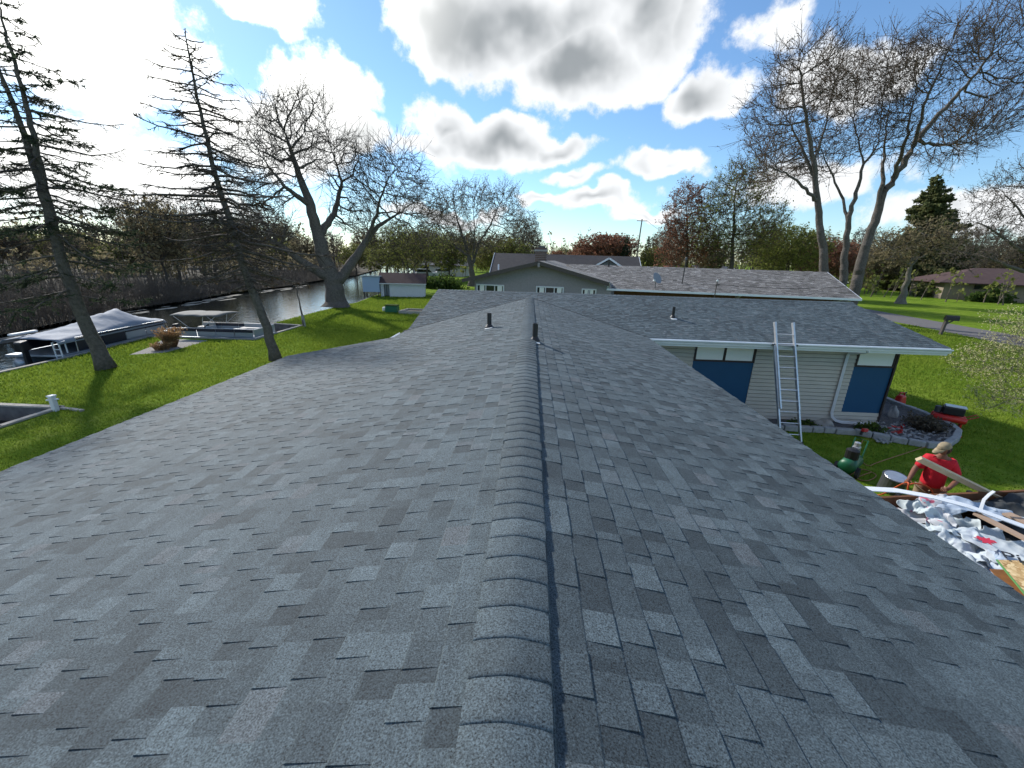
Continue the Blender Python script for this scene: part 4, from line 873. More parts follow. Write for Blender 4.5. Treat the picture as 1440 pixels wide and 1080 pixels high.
m = MB(); m.tube([s0, s0+(s0-at_z(429, 461))*0+(-.03, 0, .75)], [.10, .09], 10); o = m.build('stem_guard', 'concrete'); setp(o, 'grey plastic guard wrapped round the foot of the sapling', 'tree guard')
# white boat shed
g0 = at_z(536, 417.5); ph = rad(12)
shed = thing('boat_shed', 'white clapboard boat shed with brown roof at the canal edge', 'shed', (0, 0, 0)); SW, SD, SH = 4.75, 3.2, 1.55
m = MB(); z = 0.0; 
while z < SH-.01:
    m.prism([(0, z), (-.02, z), (-.006, z+.195), (0, z+.195)], 'x', .95, SW); z += .1941
m.box((SW/2+.47, SD/2, SH/2), (SW-.95, SD, SH)); m.box((.17, SD/2, SH/2), (.34, SD, SH)); m.box((.64, SD/2+.5, SH/2), (.62, SD-1.0, SH-.02)); m.prism([(0, SH), (SD, SH), (SD/2, SH+.85)], 'x', .02, SW-.01); m.build('wall', 'white_paint', shed)
rs = []
for sg in (0, 1):
    m = MB(); a = np.array((-.25, -.28, SH-.12)) if sg == 0 else np.array((-.25, SD+.28, SH-.12)); r_ = np.array((0, SD/2, SH+.93))
    V = [(-.25, a[1], a[2]), (SW+.2, a[1], a[2]), (SW+.2, r_[1], r_[2]), (-.25, r_[1], r_[2])]; m.add(V+[(x, y, z_+.07) for x, y, z_ in V], [(0, 1, 2, 3)[::-1], (4, 5, 6, 7), (0, 1, 5, 4), (1, 2, 6, 5), (2, 3, 7, 6), (3, 0, 4, 7)]); m.build('roof', 'roof_maroon', shed)
m = MB(); m.box((SW/2, -.285, SH-.10), (SW+.42, .025, .10)); m.build('fascia', 'white_paint', shed)
m = MB(); m.box((.64, .02, SH/2-.05), (.06, .06, SH-.1)); m.build('post', 'fascia_brown', shed)
shed.location = tuple(g0); shed.rotation_euler = (0, 0, ph)
bx_ = thing('boat_lift_house', 'pale blue box on stilts with white roof over the water by the shed', 'boathouse', (0, 0, 0))
m = MB(); m.box((-.95, .6, 1.35), (1.75, 1.8, 1.6)); m.build('wall', 'pale_blue', bx_)
m = MB(); m.box((-.95, .6, 2.2), (2.0, 2.05, .10), rotm(-.05, 0, 0)); m.build('roof', 'white_paint', bx_)
for x in (-1.7, -.2):
    for y_ in (-.2, 1.4): m = MB(); m.box((x, y_, .05), (.12, .12, 1.1)); m.build('stilt', 'fascia_brown', bx_)
bx_.location = tuple(g0); bx_.rotation_euler = (0, 0, ph)
# things on the lawn towards the shed
c = at_z(551, 439)
t = thing('utility_box', 'small green utility box standing on the lawn before the shed', 'utility box', c); m = MB(); m.box(c+(.05, 0, .28), (1.0, .7, .55), taper=.95); m.build('cabinet', 'green_plastic', t, bevel=.03); m = MB(); m.box(c+(.05, 0, .58), (1.05, .75, .06), taper=.9); m.build('lid', 'leaf_green', t)
c = at_z(541, 438); m = MB(); m.lathe(c, [(.14, 0), (.18, .04), (.18, .28), (.15, .36), (.05, .38)], 14); o = m.build('white_bucket', 'white_paint', None, smooth=False); setp(o, 'small white bucket beside the green utility box', 'bucket')
c = at_z(587, 441)
t = thing('garden_bed', 'low weathered timber-edged garden bed on the lawn by the house end', 'garden bed', c)
for (p, q) in (((-1.3, -.6), (1.4, -.6)), ((1.4, -.6), (1.4, .9)), ((1.4, .9), (-1.0, .9)), ((-1.0, .9), (-1.3, -.6))): m = MB(); m.span(c+(p[0], p[1], .14), c+(q[0], q[1], .14), .12, .28); m.build('edging', 'weathered_wood', t)
m = MB(); m.box(c+(.05, .15, .10), (2.4, 1.3, .16)); m.build('soil', 'bank', t)
c = at_y(609, 425, 18.6)*np.array((1, 1, 0))
t = thing('fence_panel', 'white slatted fence panel just past the end of the wing roof', 'fence', c)
for k in range(7): m = MB(); m.box(c+(-.02+k*.14, k*.06, 1.95), (.085, .03, 1.15)); m.build('picket', 'white_paint', t)
m = MB(); m.span(c+(-.1, -.05, 2.42), c+(.95, .40, 2.42), .04, .09); m.span(c+(-.1, -.05, 1.5), c+(.95, .40, 1.5), .04, .09); m.build('rail', 'white_paint', t)
for k in (0, 6): m = MB(); m.box(c+(-.02+k*.14, k*.06+.05, 1.27), (.09, .09, 2.54)); m.build('post', 'white_paint', t)
# pale drift of dead reeds and ice-like scum along the far bank
m = MB()
for k in range(60):
    y_ = hmm(14, 62); x_ = far_x(y_)+hmm(.2, 2.2); n = 8; a0 = hmm(0, 6); L, W_ = hmm(.3, 1.3)*(1 + y_*.01), hmm(.12, .35)
    V = [(x_+math.cos(a0+q*6.283/n)*W_*hmm(.6, 1.2), y_+math.sin(a0+q*6.283/n)*L*hmm(.6, 1.2), ZWAT+.012) for q in range(n)]; V2 = [(a_[0], a_[1], ZWAT-.05) for a_ in V]
    m.add(V+V2, [tuple(range(n))]+[(q, n+q, n+(q+1) % n, (q+1) % n) for q in range(n)])
M['reed_mat'] = material('reed_mat', (.40, .37, .31), .9, noise=(5, 5, .9), color2=(.22, .2, .16)); setp(m.build('floating_reeds', 'reed_mat'), 'pale mats of dead reeds floating along the far bank', 'reeds', None, 'stuff')
# ------------------------------------------------------------------ neighbouring grey house
GL, GR = at_z(853, 405.5, 2.6), at_z(1211, 420, 2.6); e1 = nrm(GR-GL); e1[2] = 0; e1 = nrm(e1); e2 = np.array([-e1[1], e1[0], 0]); O = np.array([GL[0], GL[1], 0]); GLEN = np.linalg.norm((GR-GL)[:2])
def at_b(px, py, b):
    d = ray(px, py); t_ = (b-(CAM-O)@e2)/(d@e2); p = CAM+d*t_-O; return np.array([p@e1, p@e2, p[2]])
gh = thing('grey_house', 'neighbouring ranch house with grey gable, brick chimney and brown shingle roof', 'house', (0, 0, 0))
GS = .245; RB = 6.3; zr = 2.6+GS*RB; rk = .6
def slab(name, P, mat, parent, th=.12, tint=.5):
    P = np.array(P, float); k = len(P); n = nrm(np.cross(P[1]-P[0], P[2]-P[0])); n = n if n[2] > 0 else -n
    V = np.concatenate([P, P-np.array([0, 0, th])]); F = [tuple(range(k)), tuple(range(2*k-1, k-1, -1))]+[(i, k+i, k+(i+1) % k, (i+1) % k) for i in range(k)]
    return mesh_obj(name, V, F, mat, parent, tints=[tint]*(k+2))
pk_ = at_b(758, 367, -.8); lf = at_b(650, 392, -.8); rt_ = at_b(857, 397, -.8); gb = 10.5
rf = slab('roof', [(0, 0, 2.6), (GLEN, 0, 2.6), (GLEN+rk, RB, zr), (-3.5, RB, zr)], 'shingle_brown', gh); 
gcs, gsn = 1/math.hypot(1, GS), GS/math.hypot(1, GS); ng = int(RB/gcs/.2); _ex = EX
tg = []
for k in range(45):
    bd_ = k*.143; x = hmm(-.2, 0); hi = random.random() < .5; xa = -3.3*bd_/6.5*0+.0; xe = GLEN+rk*bd_*gcs/RB
    if bd_*gcs > RB: break
    x = -3.5*bd_*gcs/RB
    while x < xe:
        w = hmm(.18, .42); tg.append((x, RB/gcs-bd_-.143, min(w, xe-x), min(1, max(0, random.gauss(.5, .27))), int(hi))); x += w; hi = not hi
lay('shingles', (0, RB, zr+.004), (1, 0, 0), (0, -gcs, -gsn), tg, rf, None, 'shingle_brown')
slab('roof', [(-3.5, RB, zr), (GLEN+rk, RB, zr), (GLEN, 2*RB, 2.6), (0, 2*RB, 2.6)], 'shingle_brown', gh)
slab('roof', [lf, pk_, (pk_[0], gb, pk_[2]), (lf[0], gb, lf[2])], 'shingle_brown', gh, .16, .75); slab('roof', [pk_, rt_, (rt_[0], gb, rt_[2]), (pk_[0], gb, pk_[2])], 'shingle_brown', gh, .16, .6)
m = MB(); m.span(lf+(-.03, -.02, -.14), pk_+(0, -.02, -.14), .05, .26); m.build('rake_board', 'fascia_brown', gh)
m = MB(); m.span(pk_+(0, -.02, -.14), rt_+(0, -.02, -.14), .05, .26); m.build('rake_board', 'fascia_brown', gh)
m = MB(); m.box(pk_+(0, .0, -.28), (.16, .14, .30)); m.build('ridge_beam', 'grey_shake', gh)
m = MB(); m.span(rt_+(.02, .0, -.05), (.05, -.03, 2.62), .10, .05); m.build('rake_trim', 'white_metal', gh)
# gable wall with lapped shakes
wl_, wr_ = lf[0]+.75, .35; gz = lambda a: (pk_[2]-.16-(pk_[2]-lf[2])*(pk_[0]-a)/(pk_[0]-lf[0])) if a < pk_[0] else (pk_[2]-.16-(pk_[2]-rt_[2])*(a-pk_[0])/(rt_[0]-pk_[0]))
m = MB(); z = .1; gtop = pk_[2]-.16
def a_at(z_, side):
    if side < 0: return max(wl_, pk_[0]-(pk_[0]-lf[0])*(pk_[2]-.16-z_)/(pk_[2]-lf[2]))
    return min(wr_, pk_[0]+(rt_[0]-pk_[0])*(pk_[2]-.16-z_)/(pk_[2]-rt_[2]))
while z < gtop-.05:
    zt = min(z+.2, gtop); a0, a1 = a_at(z, -1), a_at(z, 1); c0, c1 = a_at(zt, -1), a_at(zt, 1)
    V = [(a0, -.03, z), (a1, -.03, z), (c1, -.008, zt), (c0, -.008, zt), (a0, .1, z), (a1, .1, z), (c1, .1, zt), (c0, .1, zt)]; m.add(V, [(0, 1, 2, 3), (4, 7, 6, 5), (0, 4, 5, 1), (3, 2, 6, 7), (0, 3, 7, 4), (1, 5, 6, 2)]); z += .2
setp(m.build('shake_wall', 'grey_shake', gh), kind='stuff')
m = MB(); m.box((wl_+.05, gb/2, 1.35), (.1, gb-.2, 2.6)); m.box(((wl_+wr_)/2, gb, 1.3), (wr_-wl_, .1, 2.6)); m.build('wall', 'grey_shake', gh)
def gwin(x0, x1, zt, h, nl, y_=-.05):
    f = MB(); 
    for x in (x0, x1): f.box((x, y_, zt-h/2), (.09, .08, h+.09))
    f.box(((x0+x1)/2, y_, zt), (x1-x0, .078, .09)); f.box(((x0+x1)/2, y_-.01, zt-h), (x1-x0+.12, .10, .09))
    for k in range(1, nl): f.box((x0+(x1-x0)*k/nl, y_, zt-h/2), (.06, .07, h))
    w = f.build('window', 'white_paint', gh)
    for k in range(nl):
        a, b = x0+(x1-x0)*k/nl+.05, x0+(x1-x0)*(k+1)/nl-.05; g = MB(); g.box(((a+b)/2, y_+.02, zt-h/2), (b-a, .02, h-.06)); g.build('pane', 'glass_dark', w)
        if k != 1 or nl == 2: g = MB(); g.box(((a+b)/2+.05*(-1)**k, y_+.005, zt-h/2), ((b-a)*.6, .012, h-.1)); g.build('curtain', 'curtain_and_reflection', w)
for p0, p1 in (((670, 400), (709, 402)), ((754, 403), (793, 405)), ((818, 406.5), (839, 407.5))):
    a, b = at_b(*p0, -.05), at_b(*p1, -.05); gwin(a[0]+.05, b[0]-.05, a[2], 1.0, 3 if b[0]-a[0] > 1.6 else 2)
m = MB(); m.box(((GLEN)/2+.2, .9, 1.2), (GLEN-.8, .12, 2.4)); m.box((GLEN-.5, RB+.4, 1.2), (.12, 11, 2.4)); m.prism([(.9, 2.3), (RB, zr-.2), (2*RB-.9, 2.3)], 'x', GLEN-.4, GLEN-.3)
M['cedar'] = material('cedar', (.16, .075, .03), .8, noise=(6, 5, .8), color2=(.08, .04, .02)); m.build('wall', 'cedar', gh)
m = MB(); m.box((GLEN/2, -.07, 2.53), (GLEN, .13, .13)); m.build('gutter', 'white_metal', gh)
m = MB(); m.span((GLEN+.03, 0, 2.52), (GLEN+rk+.03, RB, zr-.08), .04, .16); m.build('rake_board', 'white_metal', gh)
for px in (1043, 1187, 1200):
    q = at_b(px, 416, -.1); m = MB(); m.tube([(q[0], -.06, 2.5), (q[0]-.05, .25, 2.36), (q[0]-.12, .75, 2.30)], .05, 6); m.build('downspout', 'white_metal', gh)
c = at_b(760, 374, 3.5); m = MB(); m.box((c[0], 3.5, (c[2]+5.25)/2-.3), (.85, .7, 5.25-c[2]+.9)); ch = m.build('chimney', 'brick', gh)
m = MB(); m.box((c[0], 3.5, 5.17), (1.0, .85, .14)); m.build('chimney_cap', 'concrete', ch); m = MB(); m.box((c[0]+.05, 3.5, 5.38), (.5, .4, .30)); m.build('flue', 'steel_dark', ch)
for k in range(9):
    m = MB(); m.box((c[0], 3.5, 4.0+k*.14), (.87, .72, .018)); m.build('mortar_course', 'concrete', ch)
c = at_b(701, 377, 2.0); m = MB(); m.lathe((c[0], c[1], c[2]-.15), [(.06, 0), (.06, .45), (.05, .45)], 10); m.build('vent_pipe', 'white_metal', gh)
def on_main(px, py):
    d = ray(px, py); nn = np.array([0, -GS, 1.0]); dl = np.array([d@e1, d@e2, d[2]]); cl = np.array([(CAM-O)@e1, (CAM-O)@e2, CAM[2]]); t_ = (2.6-cl@nn)/(dl@nn); return cl+dl*t_
c = on_main(856, 375); m = MB(); m.lathe(c+(0, 0, -.1), [(.07, 0), (.07, .5), (.055, .5)], 10); m.build('vent_pipe', 'black_plastic', gh)
ga = math.atan2(e1[1], e1[0])
gh.location = tuple(O); gh.rotation_euler = (0, 0, ga)
def g2w(p): return O+e1*p[0]+e2*p[1]+np.array([0, 0, p[2]])
c = g2w(on_main(921, 406))
t = thing('satellite_dish', 'round grey satellite dish mounted on the long brown roof', 'satellite dish', (0, 0, 0))
m = MB(); m.tube([(0, 0, -.05), (0, 0, .45), (.02, -.05, .62)], .03, 8); m.build('mast', 'steel_dark', t)
M['dish_grey'] = material('dish_grey', (.20, .22, .26), .5, spec=.4)
m = MB(); Rd = rotm(rad(62), 0, rad(35)); m.lathe((.02, -.08, .74), [(.02, -.06), (.22, -.03), (.40, .035), (.42, .05), (.40, .05), (.2, -.01)], 22, Rd); m.build('reflector', 'dish_grey', t, smooth=True)
m = MB(); m.tube([(.0, -.05, .45), (-.22, -.35, .55)], .018, 6); m.box((-.24, -.38, .60), (.12, .14, .10)); m.build('receiver_arm', 'white_paint', t); t.location = tuple(c)
M['pole_wood'] = material('pole_wood', (.16, .14, .12), .9, noise=(8, 4, .8), color2=(.10, .085, .075))
c = g2w(on_main(959, 399))
t = thing('service_mast', 'black service mast with weatherhead rising from the long brown roof', 'mast', (0, 0, 0)); m = MB(); m.tube([(0, 0, -.1), (.05, 0, 1.7)], .04, 8); m.build('pipe', 'black_plastic', t); m = MB(); m.lathe((.05, 0, 1.68), [(.05, 0), (.09, .04), (.09, .16), (.04, .22)], 10); m.build('weatherhead', 'steel_dark', t); t.location = tuple(c)
c = g2w(at_b(1004, 417, -.3)); c2 = g2w(at_b(1006, 396, -.3))
t = thing('antenna_post', 'thin dark post with small white insulator at the neighbouring gutter', 'post', (0, 0, 0)); h_ = c2[2]-c[2]
m = MB(); m.tube([(0, 0, -c[2]), (.05, 0, h_)], .035, 8); m.build('post', 'fascia_brown', t); m = MB(); m.lathe((.05, 0, h_), [(.05, 0), (.07, .04), (.05, .12), (.02, .14)], 10); m.build('insulator', 'white_paint', t); m = MB(); m.span((-.02, 0, h_-.25), (.25, 0, h_-.2), .05, .05); m.build('bracket', 'fascia_brown', t); t.location = tuple(c)
def wire(label, a, b, sag=.4, r=.02):
    a, b = np.array(a), np.array(b); T = np.linspace(0, 1, 14); p = a[None]+(b-a)[None]*T[:, None]; p[:, 2] -= sag*4*T*(1-T); m = MB(); m.tube(p, r, 4, cap=False); setp(m.build('overhead_wire', 'black_plastic'), label, 'wire')
wire('dark cable running from the insulator post along the neighbouring gutter to its roof end', c2+(.1, 0, -.15), g2w((GLEN+.6, 2.0, 3.35)), .25, .014)
# ------------------------------------------------------------------ farther houses, pole, vehicles
def hip_house(name, label, c, L, W, wh, rise, rot, wallm, roofm, hip=2.5, over=.6, wins=()):
    t = thing(name, label, 'house', (0, 0, 0)); m = MB(); m.box((0, 0, wh/2), (L, W, wh)); m.build('wall', wallm, t); x, y_ = L/2+over, W/2+over; h = x-hip if hip else x
    ov = -.12
    for P in ([(-x, -y_, wh+ov), (x, -y_, wh+ov), (h, 0, wh+rise), (-h, 0, wh+rise)], [(x, y_, wh+ov), (-x, y_, wh+ov), (-h, 0, wh+rise), (h, 0, wh+rise)]): slab('roof', P, roofm, t, .14)
    if hip:
        for sg in (-1, 1): slab('roof', [(sg*x, -y_, wh+ov), (sg*x, y_, wh+ov), (sg*h, 0, wh+rise)], roofm, t, .14)
    else:
        m = MB(); m.prism([(-W/2, wh), (W/2, wh), (0, wh+rise-.25)], 'x', -L/2, -L/2+.1); m.prism([(-W/2, wh), (W/2, wh), (0, wh+rise-.25)], 'x', L/2-.1, L/2); m.build('gable', wallm, t)
        for sg in (-1, 1):
            for s2 in (-1, 1): m = MB(); m.span((sg*(x+.03), s2*y_, wh+ov-.05), (sg*(x+.03), 0, wh+rise-.05), .05, .18); m.build('rake_board', 'white_metal', t)
    for (a, b, z0, z1) in wins:
        m = MB(); m.box(((a+b)/2, -W/2-.02, (z0+z1)/2), (b-a, .06, z1-z0)); w = m.build('window', 'dark_trim', t); m = MB(); m.box(((a+b)/2, -W/2-.045, (z0+z1)/2), (b-a-.14, .02, z1-z0-.14)); m.build('pane', 'glass_dark', w)
    t.location = tuple(c); t.rotation_euler = (0, 0, rot); return t
M['tan_brick'] = material('tan_brick', (.30, .25, .19), .9, noise=(14, 5, .8), color2=(.22, .18, .14)); M['roof_grey'] = material('roof_grey', (.085, .088, .095), .9, noise=(2.5, 6, .9), color2=(.125, .125, .13)); M['roof_orange'] = material('roof_orange', (.40, .17, .10), .85, noise=(2, 4, .7), color2=(.32, .14, .09))
M['house_white'] = material('house_white', (.60, .61, .60), .7); M['stone_grey'] = material('stone_grey', (.24, .27, .30), .85, noise=(5, 5, .9), color2=(.15, .17, .19))
h1 = at_y(775, 372, 52); 
hip_house('dark_roof_house', 'long low house with dark brown roof behind the brick chimney', (4.2, 53, 0), 16.5, 8, 2.6, 2.45, rad(-3), 'fascia_brown', 'roof_dark', hip=0, wins=((-7, -5, .9, 2), (-3, -1.5, .9, 2)))
nb = hip_house('gable_house', 'grey roofed house with white gable edge and stone chimney behind the long brown roof', (8.9, 48.5, 0), 7, 6.5, 2.6, 2.2, rad(78), 'stone_grey', 'roof_grey', hip=0)
m = MB(); m.box((0, 0, 0), (1.9, .9, 5.7)); o = m.build('chimney', 'stone_grey', nb); o.location = (1.0, 1.4, 2.95); m = MB(); m.box((0, 0, 2.9), (2.05, 1.0, .1)); m.build('chimney_cap', 'concrete', o)
hip_house('orange_roof_house', 'distant house with orange roof at the foot of the utility pole', (41, 128, 0), 11, 8, 2.4, 1.7, 0, 'house_white', 'roof_orange', hip=3)
hip_house('white_house', 'small distant white house with dark roof among red budding trees', (55, 132, 0), 11, 8, 2.4, 1.3, rad(8), 'house_white', 'roof_grey', hip=0, wins=((-3, -1, 1, 2), (1, 3, 1, 2)))
hip_house('pale_house', 'distant pale bungalow beyond the spreading tree and the canal', (-21, 100, 0), 12, 8, 2.5, 1.5, rad(-8), 'house_white', 'roof_grey', hip=3, wins=((-4, -2, 1, 2), (1, 3, 1, 2)))
# brick house across the road
k0 = at_z(1322, 420); k1 = at_z(1440, 426); kd = nrm(k1-k0); ka = math.atan2(kd[1], kd[0])
KL, KW = 30.0, 13.0; kc = k0+kd*KL/2+np.array([-kd[1], kd[0], 0])*KW/2
hip_house('brick_house', 'low tan brick house with maroon roof across the lawn', kc, KL, KW, 2.75, 2.2, ka, 'tan_brick', 'roof_maroon', hip=6.5, over=1.1, wins=((-11.5, -8.8, 1.7, 2.5),))
def bush(name, label, c, r, n, leaf, size, group=None):
    t = thing(name, label, 'shrub', c, group); k = 60; d = rdir(k); d[:, 2] = np.abs(d[:, 2]); c = np.array(c); P = c+d*np.array(r)*.9; v, f = cones(np.repeat((c+(0, 0, .05))[None], k, 0), P, np.full(k, .02), np.full(k, .008), 3); mesh_obj('stems', v, f, 'twig_dark', t)
    u = rdir(n)*(RNG.random(n)**.3)[:, None]; u[:, 2] = np.abs(u[:, 2]); lump = 1+.25*np.sin(u[:, 0]*7+1)*np.cos(u[:, 1]*6)+.12*RNG.normal(size=n); p = c+u*np.array(r)*lump[:, None]; a = rdir(n); b = unit(np.cross(a, rdir(n))); s = size*RNG.uniform(.5, 1.3, n)[:, None]
    leaf_obj('leaves', quads(p, a*s, b*s*.7), leaf, t); return t
bush('round_bush', 'round dark evergreen bush at the corner of the brick house', at_z(1302, 417), (2.0, 2.0, 2.3), 2600, 'needle_green', .16)
bush('wall_shrub', 'leafy green shrub growing against the brick house wall', at_z(1402, 426)+(0, 1.2, 0), (3.0, 1.2, 1.8), 1800, 'leaf_green', .16)
bush('red_shrub', 'reddish bare shrub on the lawn right of the maple trunks', at_z(1226, 405), (2.6, 2.6, 3.6), 2000, 'bud_red', .14)
bush('hedge_bush', 'dark clipped bush behind the end of the wing roof', at_y(620, 404, 60)*np.array((1, 1, 0)), (3.0, 2.0, 1.6), 2600, 'leaf_green', .14)
c = at_z(1312, 416); m = MB(); m.box(c+(0, 0, .5), (2.2, 1.2, 1.0), rotm(.1, .1, .5), taper=.7); setp(m.build('boulder', 'concrete', None, bevel=.25), 'pale landscape boulder beside the round bush', 'boulder')
def car(label, loc, rot, paint, suv=True):
    t = thing('parked_car', label, 'car', (0, 0, 0)); m = MB(); m.prism([(-2.3, .35), (2.25, .35), (2.3, .75), (2.1, .98), (1.05, 1.08), (-2.2, 1.1), (-2.35, .7)], 'y', -.9, .9); m.build('body', paint, t, bevel=.06)
    m = MB(); m.prism([(-2.15, 1.1), (1.05, 1.08), (.45, 1.62), (-.2, 1.70), (-1.9, 1.66)], 'y', -.78, .78); cab = m.build('cabin', 'glass_dark', t, bevel=.05)
    m = MB(); m.box((-.75, 0, 1.69), (2.3, 1.5, .06)); m.build('roof_panel', paint, cab, bevel=.02)
    for x in (-1.45, 1.4):
        for y_ in (-.86, .86): m = MB(); m.lathe((x, y_, .34), [(.34, -.11), (.34, .11)], 16, rotm(rad(90), 0, 0)); w = m.build('wheel', 'rubber', t); m = MB(); m.lathe((x, y_+math.copysign(.115, y_), .34), [(.2, -.01), (.2, .01)], 12, rotm(rad(90), 0, 0)); m.build('rim', 'aluminium', w)
    for y_ in (-.65, .65): m = MB(); m.box((2.27, y_, .78), (.08, .32, .16)); m.build('headlight', 'white_metal', t)
    t.location = tuple(loc); t.rotation_euler = (0, 0, rot); return t
M['car_white'] = material('car_white', (.62, .64, .66), .3, spec=.6); M['car_dark'] = material('car_dark', (.05, .055, .06), .3, spec=.6); M['car_silver'] = material('car_silver', (.40, .42, .44), .3, metal=.5)
car('white car parked beyond the lawn, half hidden by the maple trunks', at_z(1182, 399), rad(-60), 'car_white'); car('white car parked far off beside the shed and spreading tree', (-22, 88, 0), rad(20), 'car_white'); car('silver car parked far off behind the white car by the canal', (-19.5, 95, 0), rad(30), 'car_silver'); car('dark car parked in the distance under the yellow-budding tree', (62, 108, 0), rad(10), 'car_dark'); car('silver car parked in the distance under the red budding tree', (49, 112, 0), rad(5), 'car_silver')
# utility pole
c = at_y(893, 372, 105); c[2] = 0; tp = at_y(903, 308, 105)
t = thing('utility_pole', 'tall leaning wooden utility pole with cross-arm above the distant rooftops', 'utility pole', c); m = MB(); m.tube([c, c*.5+tp*.5, tp], [.20, .17, .13], 8); m.build('pole', 'pole_wood', t); m = MB(); m.span(tp+(-1.2, 0, -.4), tp+(1.2, 0, -.4), .12, .14); m.build('cross_arm', 'pole_wood', t)
c = at_y(1005, 380, 100); c[2] = 0; tp2 = at_y(1000, 346, 100)
t = thing('utility_pole', 'short utility pole seen among red budding trees', 'utility pole', c); m = MB(); m.tube([c, tp2], [.18, .13], 8); m.build('pole', 'pole_wood', t); m = MB(); m.span(tp2+(-.9, 0, -.4), tp2+(.9, 0, -.4), .12, .14); m.build('cross_arm', 'pole_wood', t)
wire('power line strung between the leaning pole and the short pole', tp+(1.1, 0, -.3), tp2+(-.8, 0, -.3), 1.2, .03)
# road and mailbox
u0, u1 = at_z(1227, 436), at_z(1391, 465); v0, v1 = at_z(1291, 464), at_z(1394, 480); ud = nrm(u1-u0); vd = ud
M['asphalt'] = material('asphalt', (.16, .15, .15), .95, noise=(3, 6, .9), color2=(.11, .105, .105), bump=(80, .4, .01))
w_ = nrm(np.array([ud[1], -ud[0], 0])); wid = abs((v1-u1)@w_); 
if (v1-u1)@w_ < 0: w_ = -w_
P = [u0-ud*70, u0+ud*80, u0+ud*80+w_*wid, u0-ud*70+w_*wid]; P_road = P; sheet('road', [(p[0], p[1]) for p in P], .006, 'asphalt')
c = at_z(1322, 471)
t = thing('mailbox', 'dark mailbox on a slanted wooden post at the roadside', 'mailbox', c); m = MB(); m.span(c, c+(.10, .0, 1.15), .16, .16, up=(0, 1, 0)); m.build('post', 'fascia_brown', t)
m = MB(); m.box(c+(.32, -.1, 1.20), (.75, .30, .22), rotm(0, 0, -.3)); m.lathe(c+(.32, -.1, 1.29), [(.15, -.37), (.15, .37)], 12, rotm(0, rad(90), 0) if False else rotm(0, 0, -.3) @ rotm(0, rad(90), 0)); m.build('box', 'black_plastic', t); m = MB(); m.span(c+(.05, 0, .75), c+(.45, -.12, 1.08), .08, .08); m.build('brace', 'fascia_brown', t)
# ------------------------------------------------------------------ front yard
# ladder leaning on the wing's gutter
t = thing('extension_ladder', 'aluminium extension ladder leaning against the white gutter', 'ladder', (7.2, 10.35, 0))
fR = at_z(1126, 623); gR = at_y(1117, 487, 11.29); dl = nrm(gR-fR); wv_ = np.array([-.53, .02, 0]); nl = nrm(np.cross(dl, wv_)); nl = nl if nl[1] < 0 else -nl
top = np.linalg.norm(at_y(1112, 455, 11.5)-fR)
for sec, (a, b, off, shr) in enumerate(((0.0, top-.55, .0, .0), (.9, top, .055, .022))):
    for k in (0, 1):
        o_ = wv_*(k if not sec else (.05 if k == 0 else .95))+nl*off; m = MB(); m.span(fR+dl*a+o_, fR+dl*b+o_, .040, .085, up=nl); r_ = m.build('rail', 'aluminium', t, bevel=.004)
        if not sec: m = MB(); m.box(fR+o_+(0, 0, .02), (.07, .10, .05)); m.build('foot', 'rubber', r_)
        else: m = MB(); m.span(fR+dl*(b-.10)+o_, fR+dl*(b+.01)+o_, .045, .09, up=nl); m.build('end_cap', 'aluminium', r_)
    s_ = a+.22
    while s_ < b-.05:
        o0 = wv_*(0 if not sec else .05)+nl*off; o1 = wv_*(1 if not sec else .95)+nl*off; m = MB(); m.tube([fR+dl*s_+o0, fR+dl*s_+o1], .017, 6); m.build('rung', 'aluminium', t); s_ += .305
m = MB(); m.span(fR+dl*(np.linalg.norm(gR-fR)+.02)+wv_*-.15+nl*.02, fR+dl*(np.linalg.norm(gR-fR)+.02)+wv_*1.15+nl*.02, .05, .05); m.build('hook_bar', 'steel_dark', t)
# stone-edged planting bed
M['edge_stone'] = material('edge_stone', (.36, .37, .38), .9, noise=(9, 5, .9), color2=(.24, .245, .25), bump=(30, .5, .01)); M['dark_gravel'] = material('dark_gravel', (.16, .16, .17), .95, noise=(30, 4, .95), color2=(.05, .05, .052), bump=(35, 1, .04))
bedpx = [(1062, 603), (1100, 605), (1140, 607), (1172, 609), (1200, 611), (1250, 620), (1300, 629), (1328, 630), (1342, 621), (1346, 611), (1335, 602), (1300, 586), (1270, 575), (1240, 563)]
bedw = [at_z(*p) for p in bedpx]; poly = [tuple(p[:2]) for p in bedw]+[(XC+.3, YWALL+2.3), (XC+.1, YWALL-.02), (4.2, YWALL-.02), (4.2, bedw[0][1])]
sheet('gravel_bed', poly, .05, 'dark_gravel')
t = thing('bed_edging', 'curved border of grey edging stones around the planting bed', 'garden edging', (11, 11.5, 0))
ln = [np.array((4.2, bedw[0][1], 0))]+bedw; run = .0
for i in range(len(ln)-1):
    a, b = ln[i], ln[i+1]; L = np.linalg.norm(b-a); n = max(1, int(round(L/.36)))
    for k in range(n):
        p, q = a+(b-a)*k/n, a+(b-a)*(k+1)/n; d = nrm(q-p); m = MB(); m.span(p+d*.012+(0, 0, .085+hmm(-.01, .01)), q-d*.012+(0, 0, .085+hmm(-.01, .01)), .17+hmm(-.02, .02), .17); m.build('stone', 'edge_stone', t, bevel=.02)
c = at_z(1255, 585)
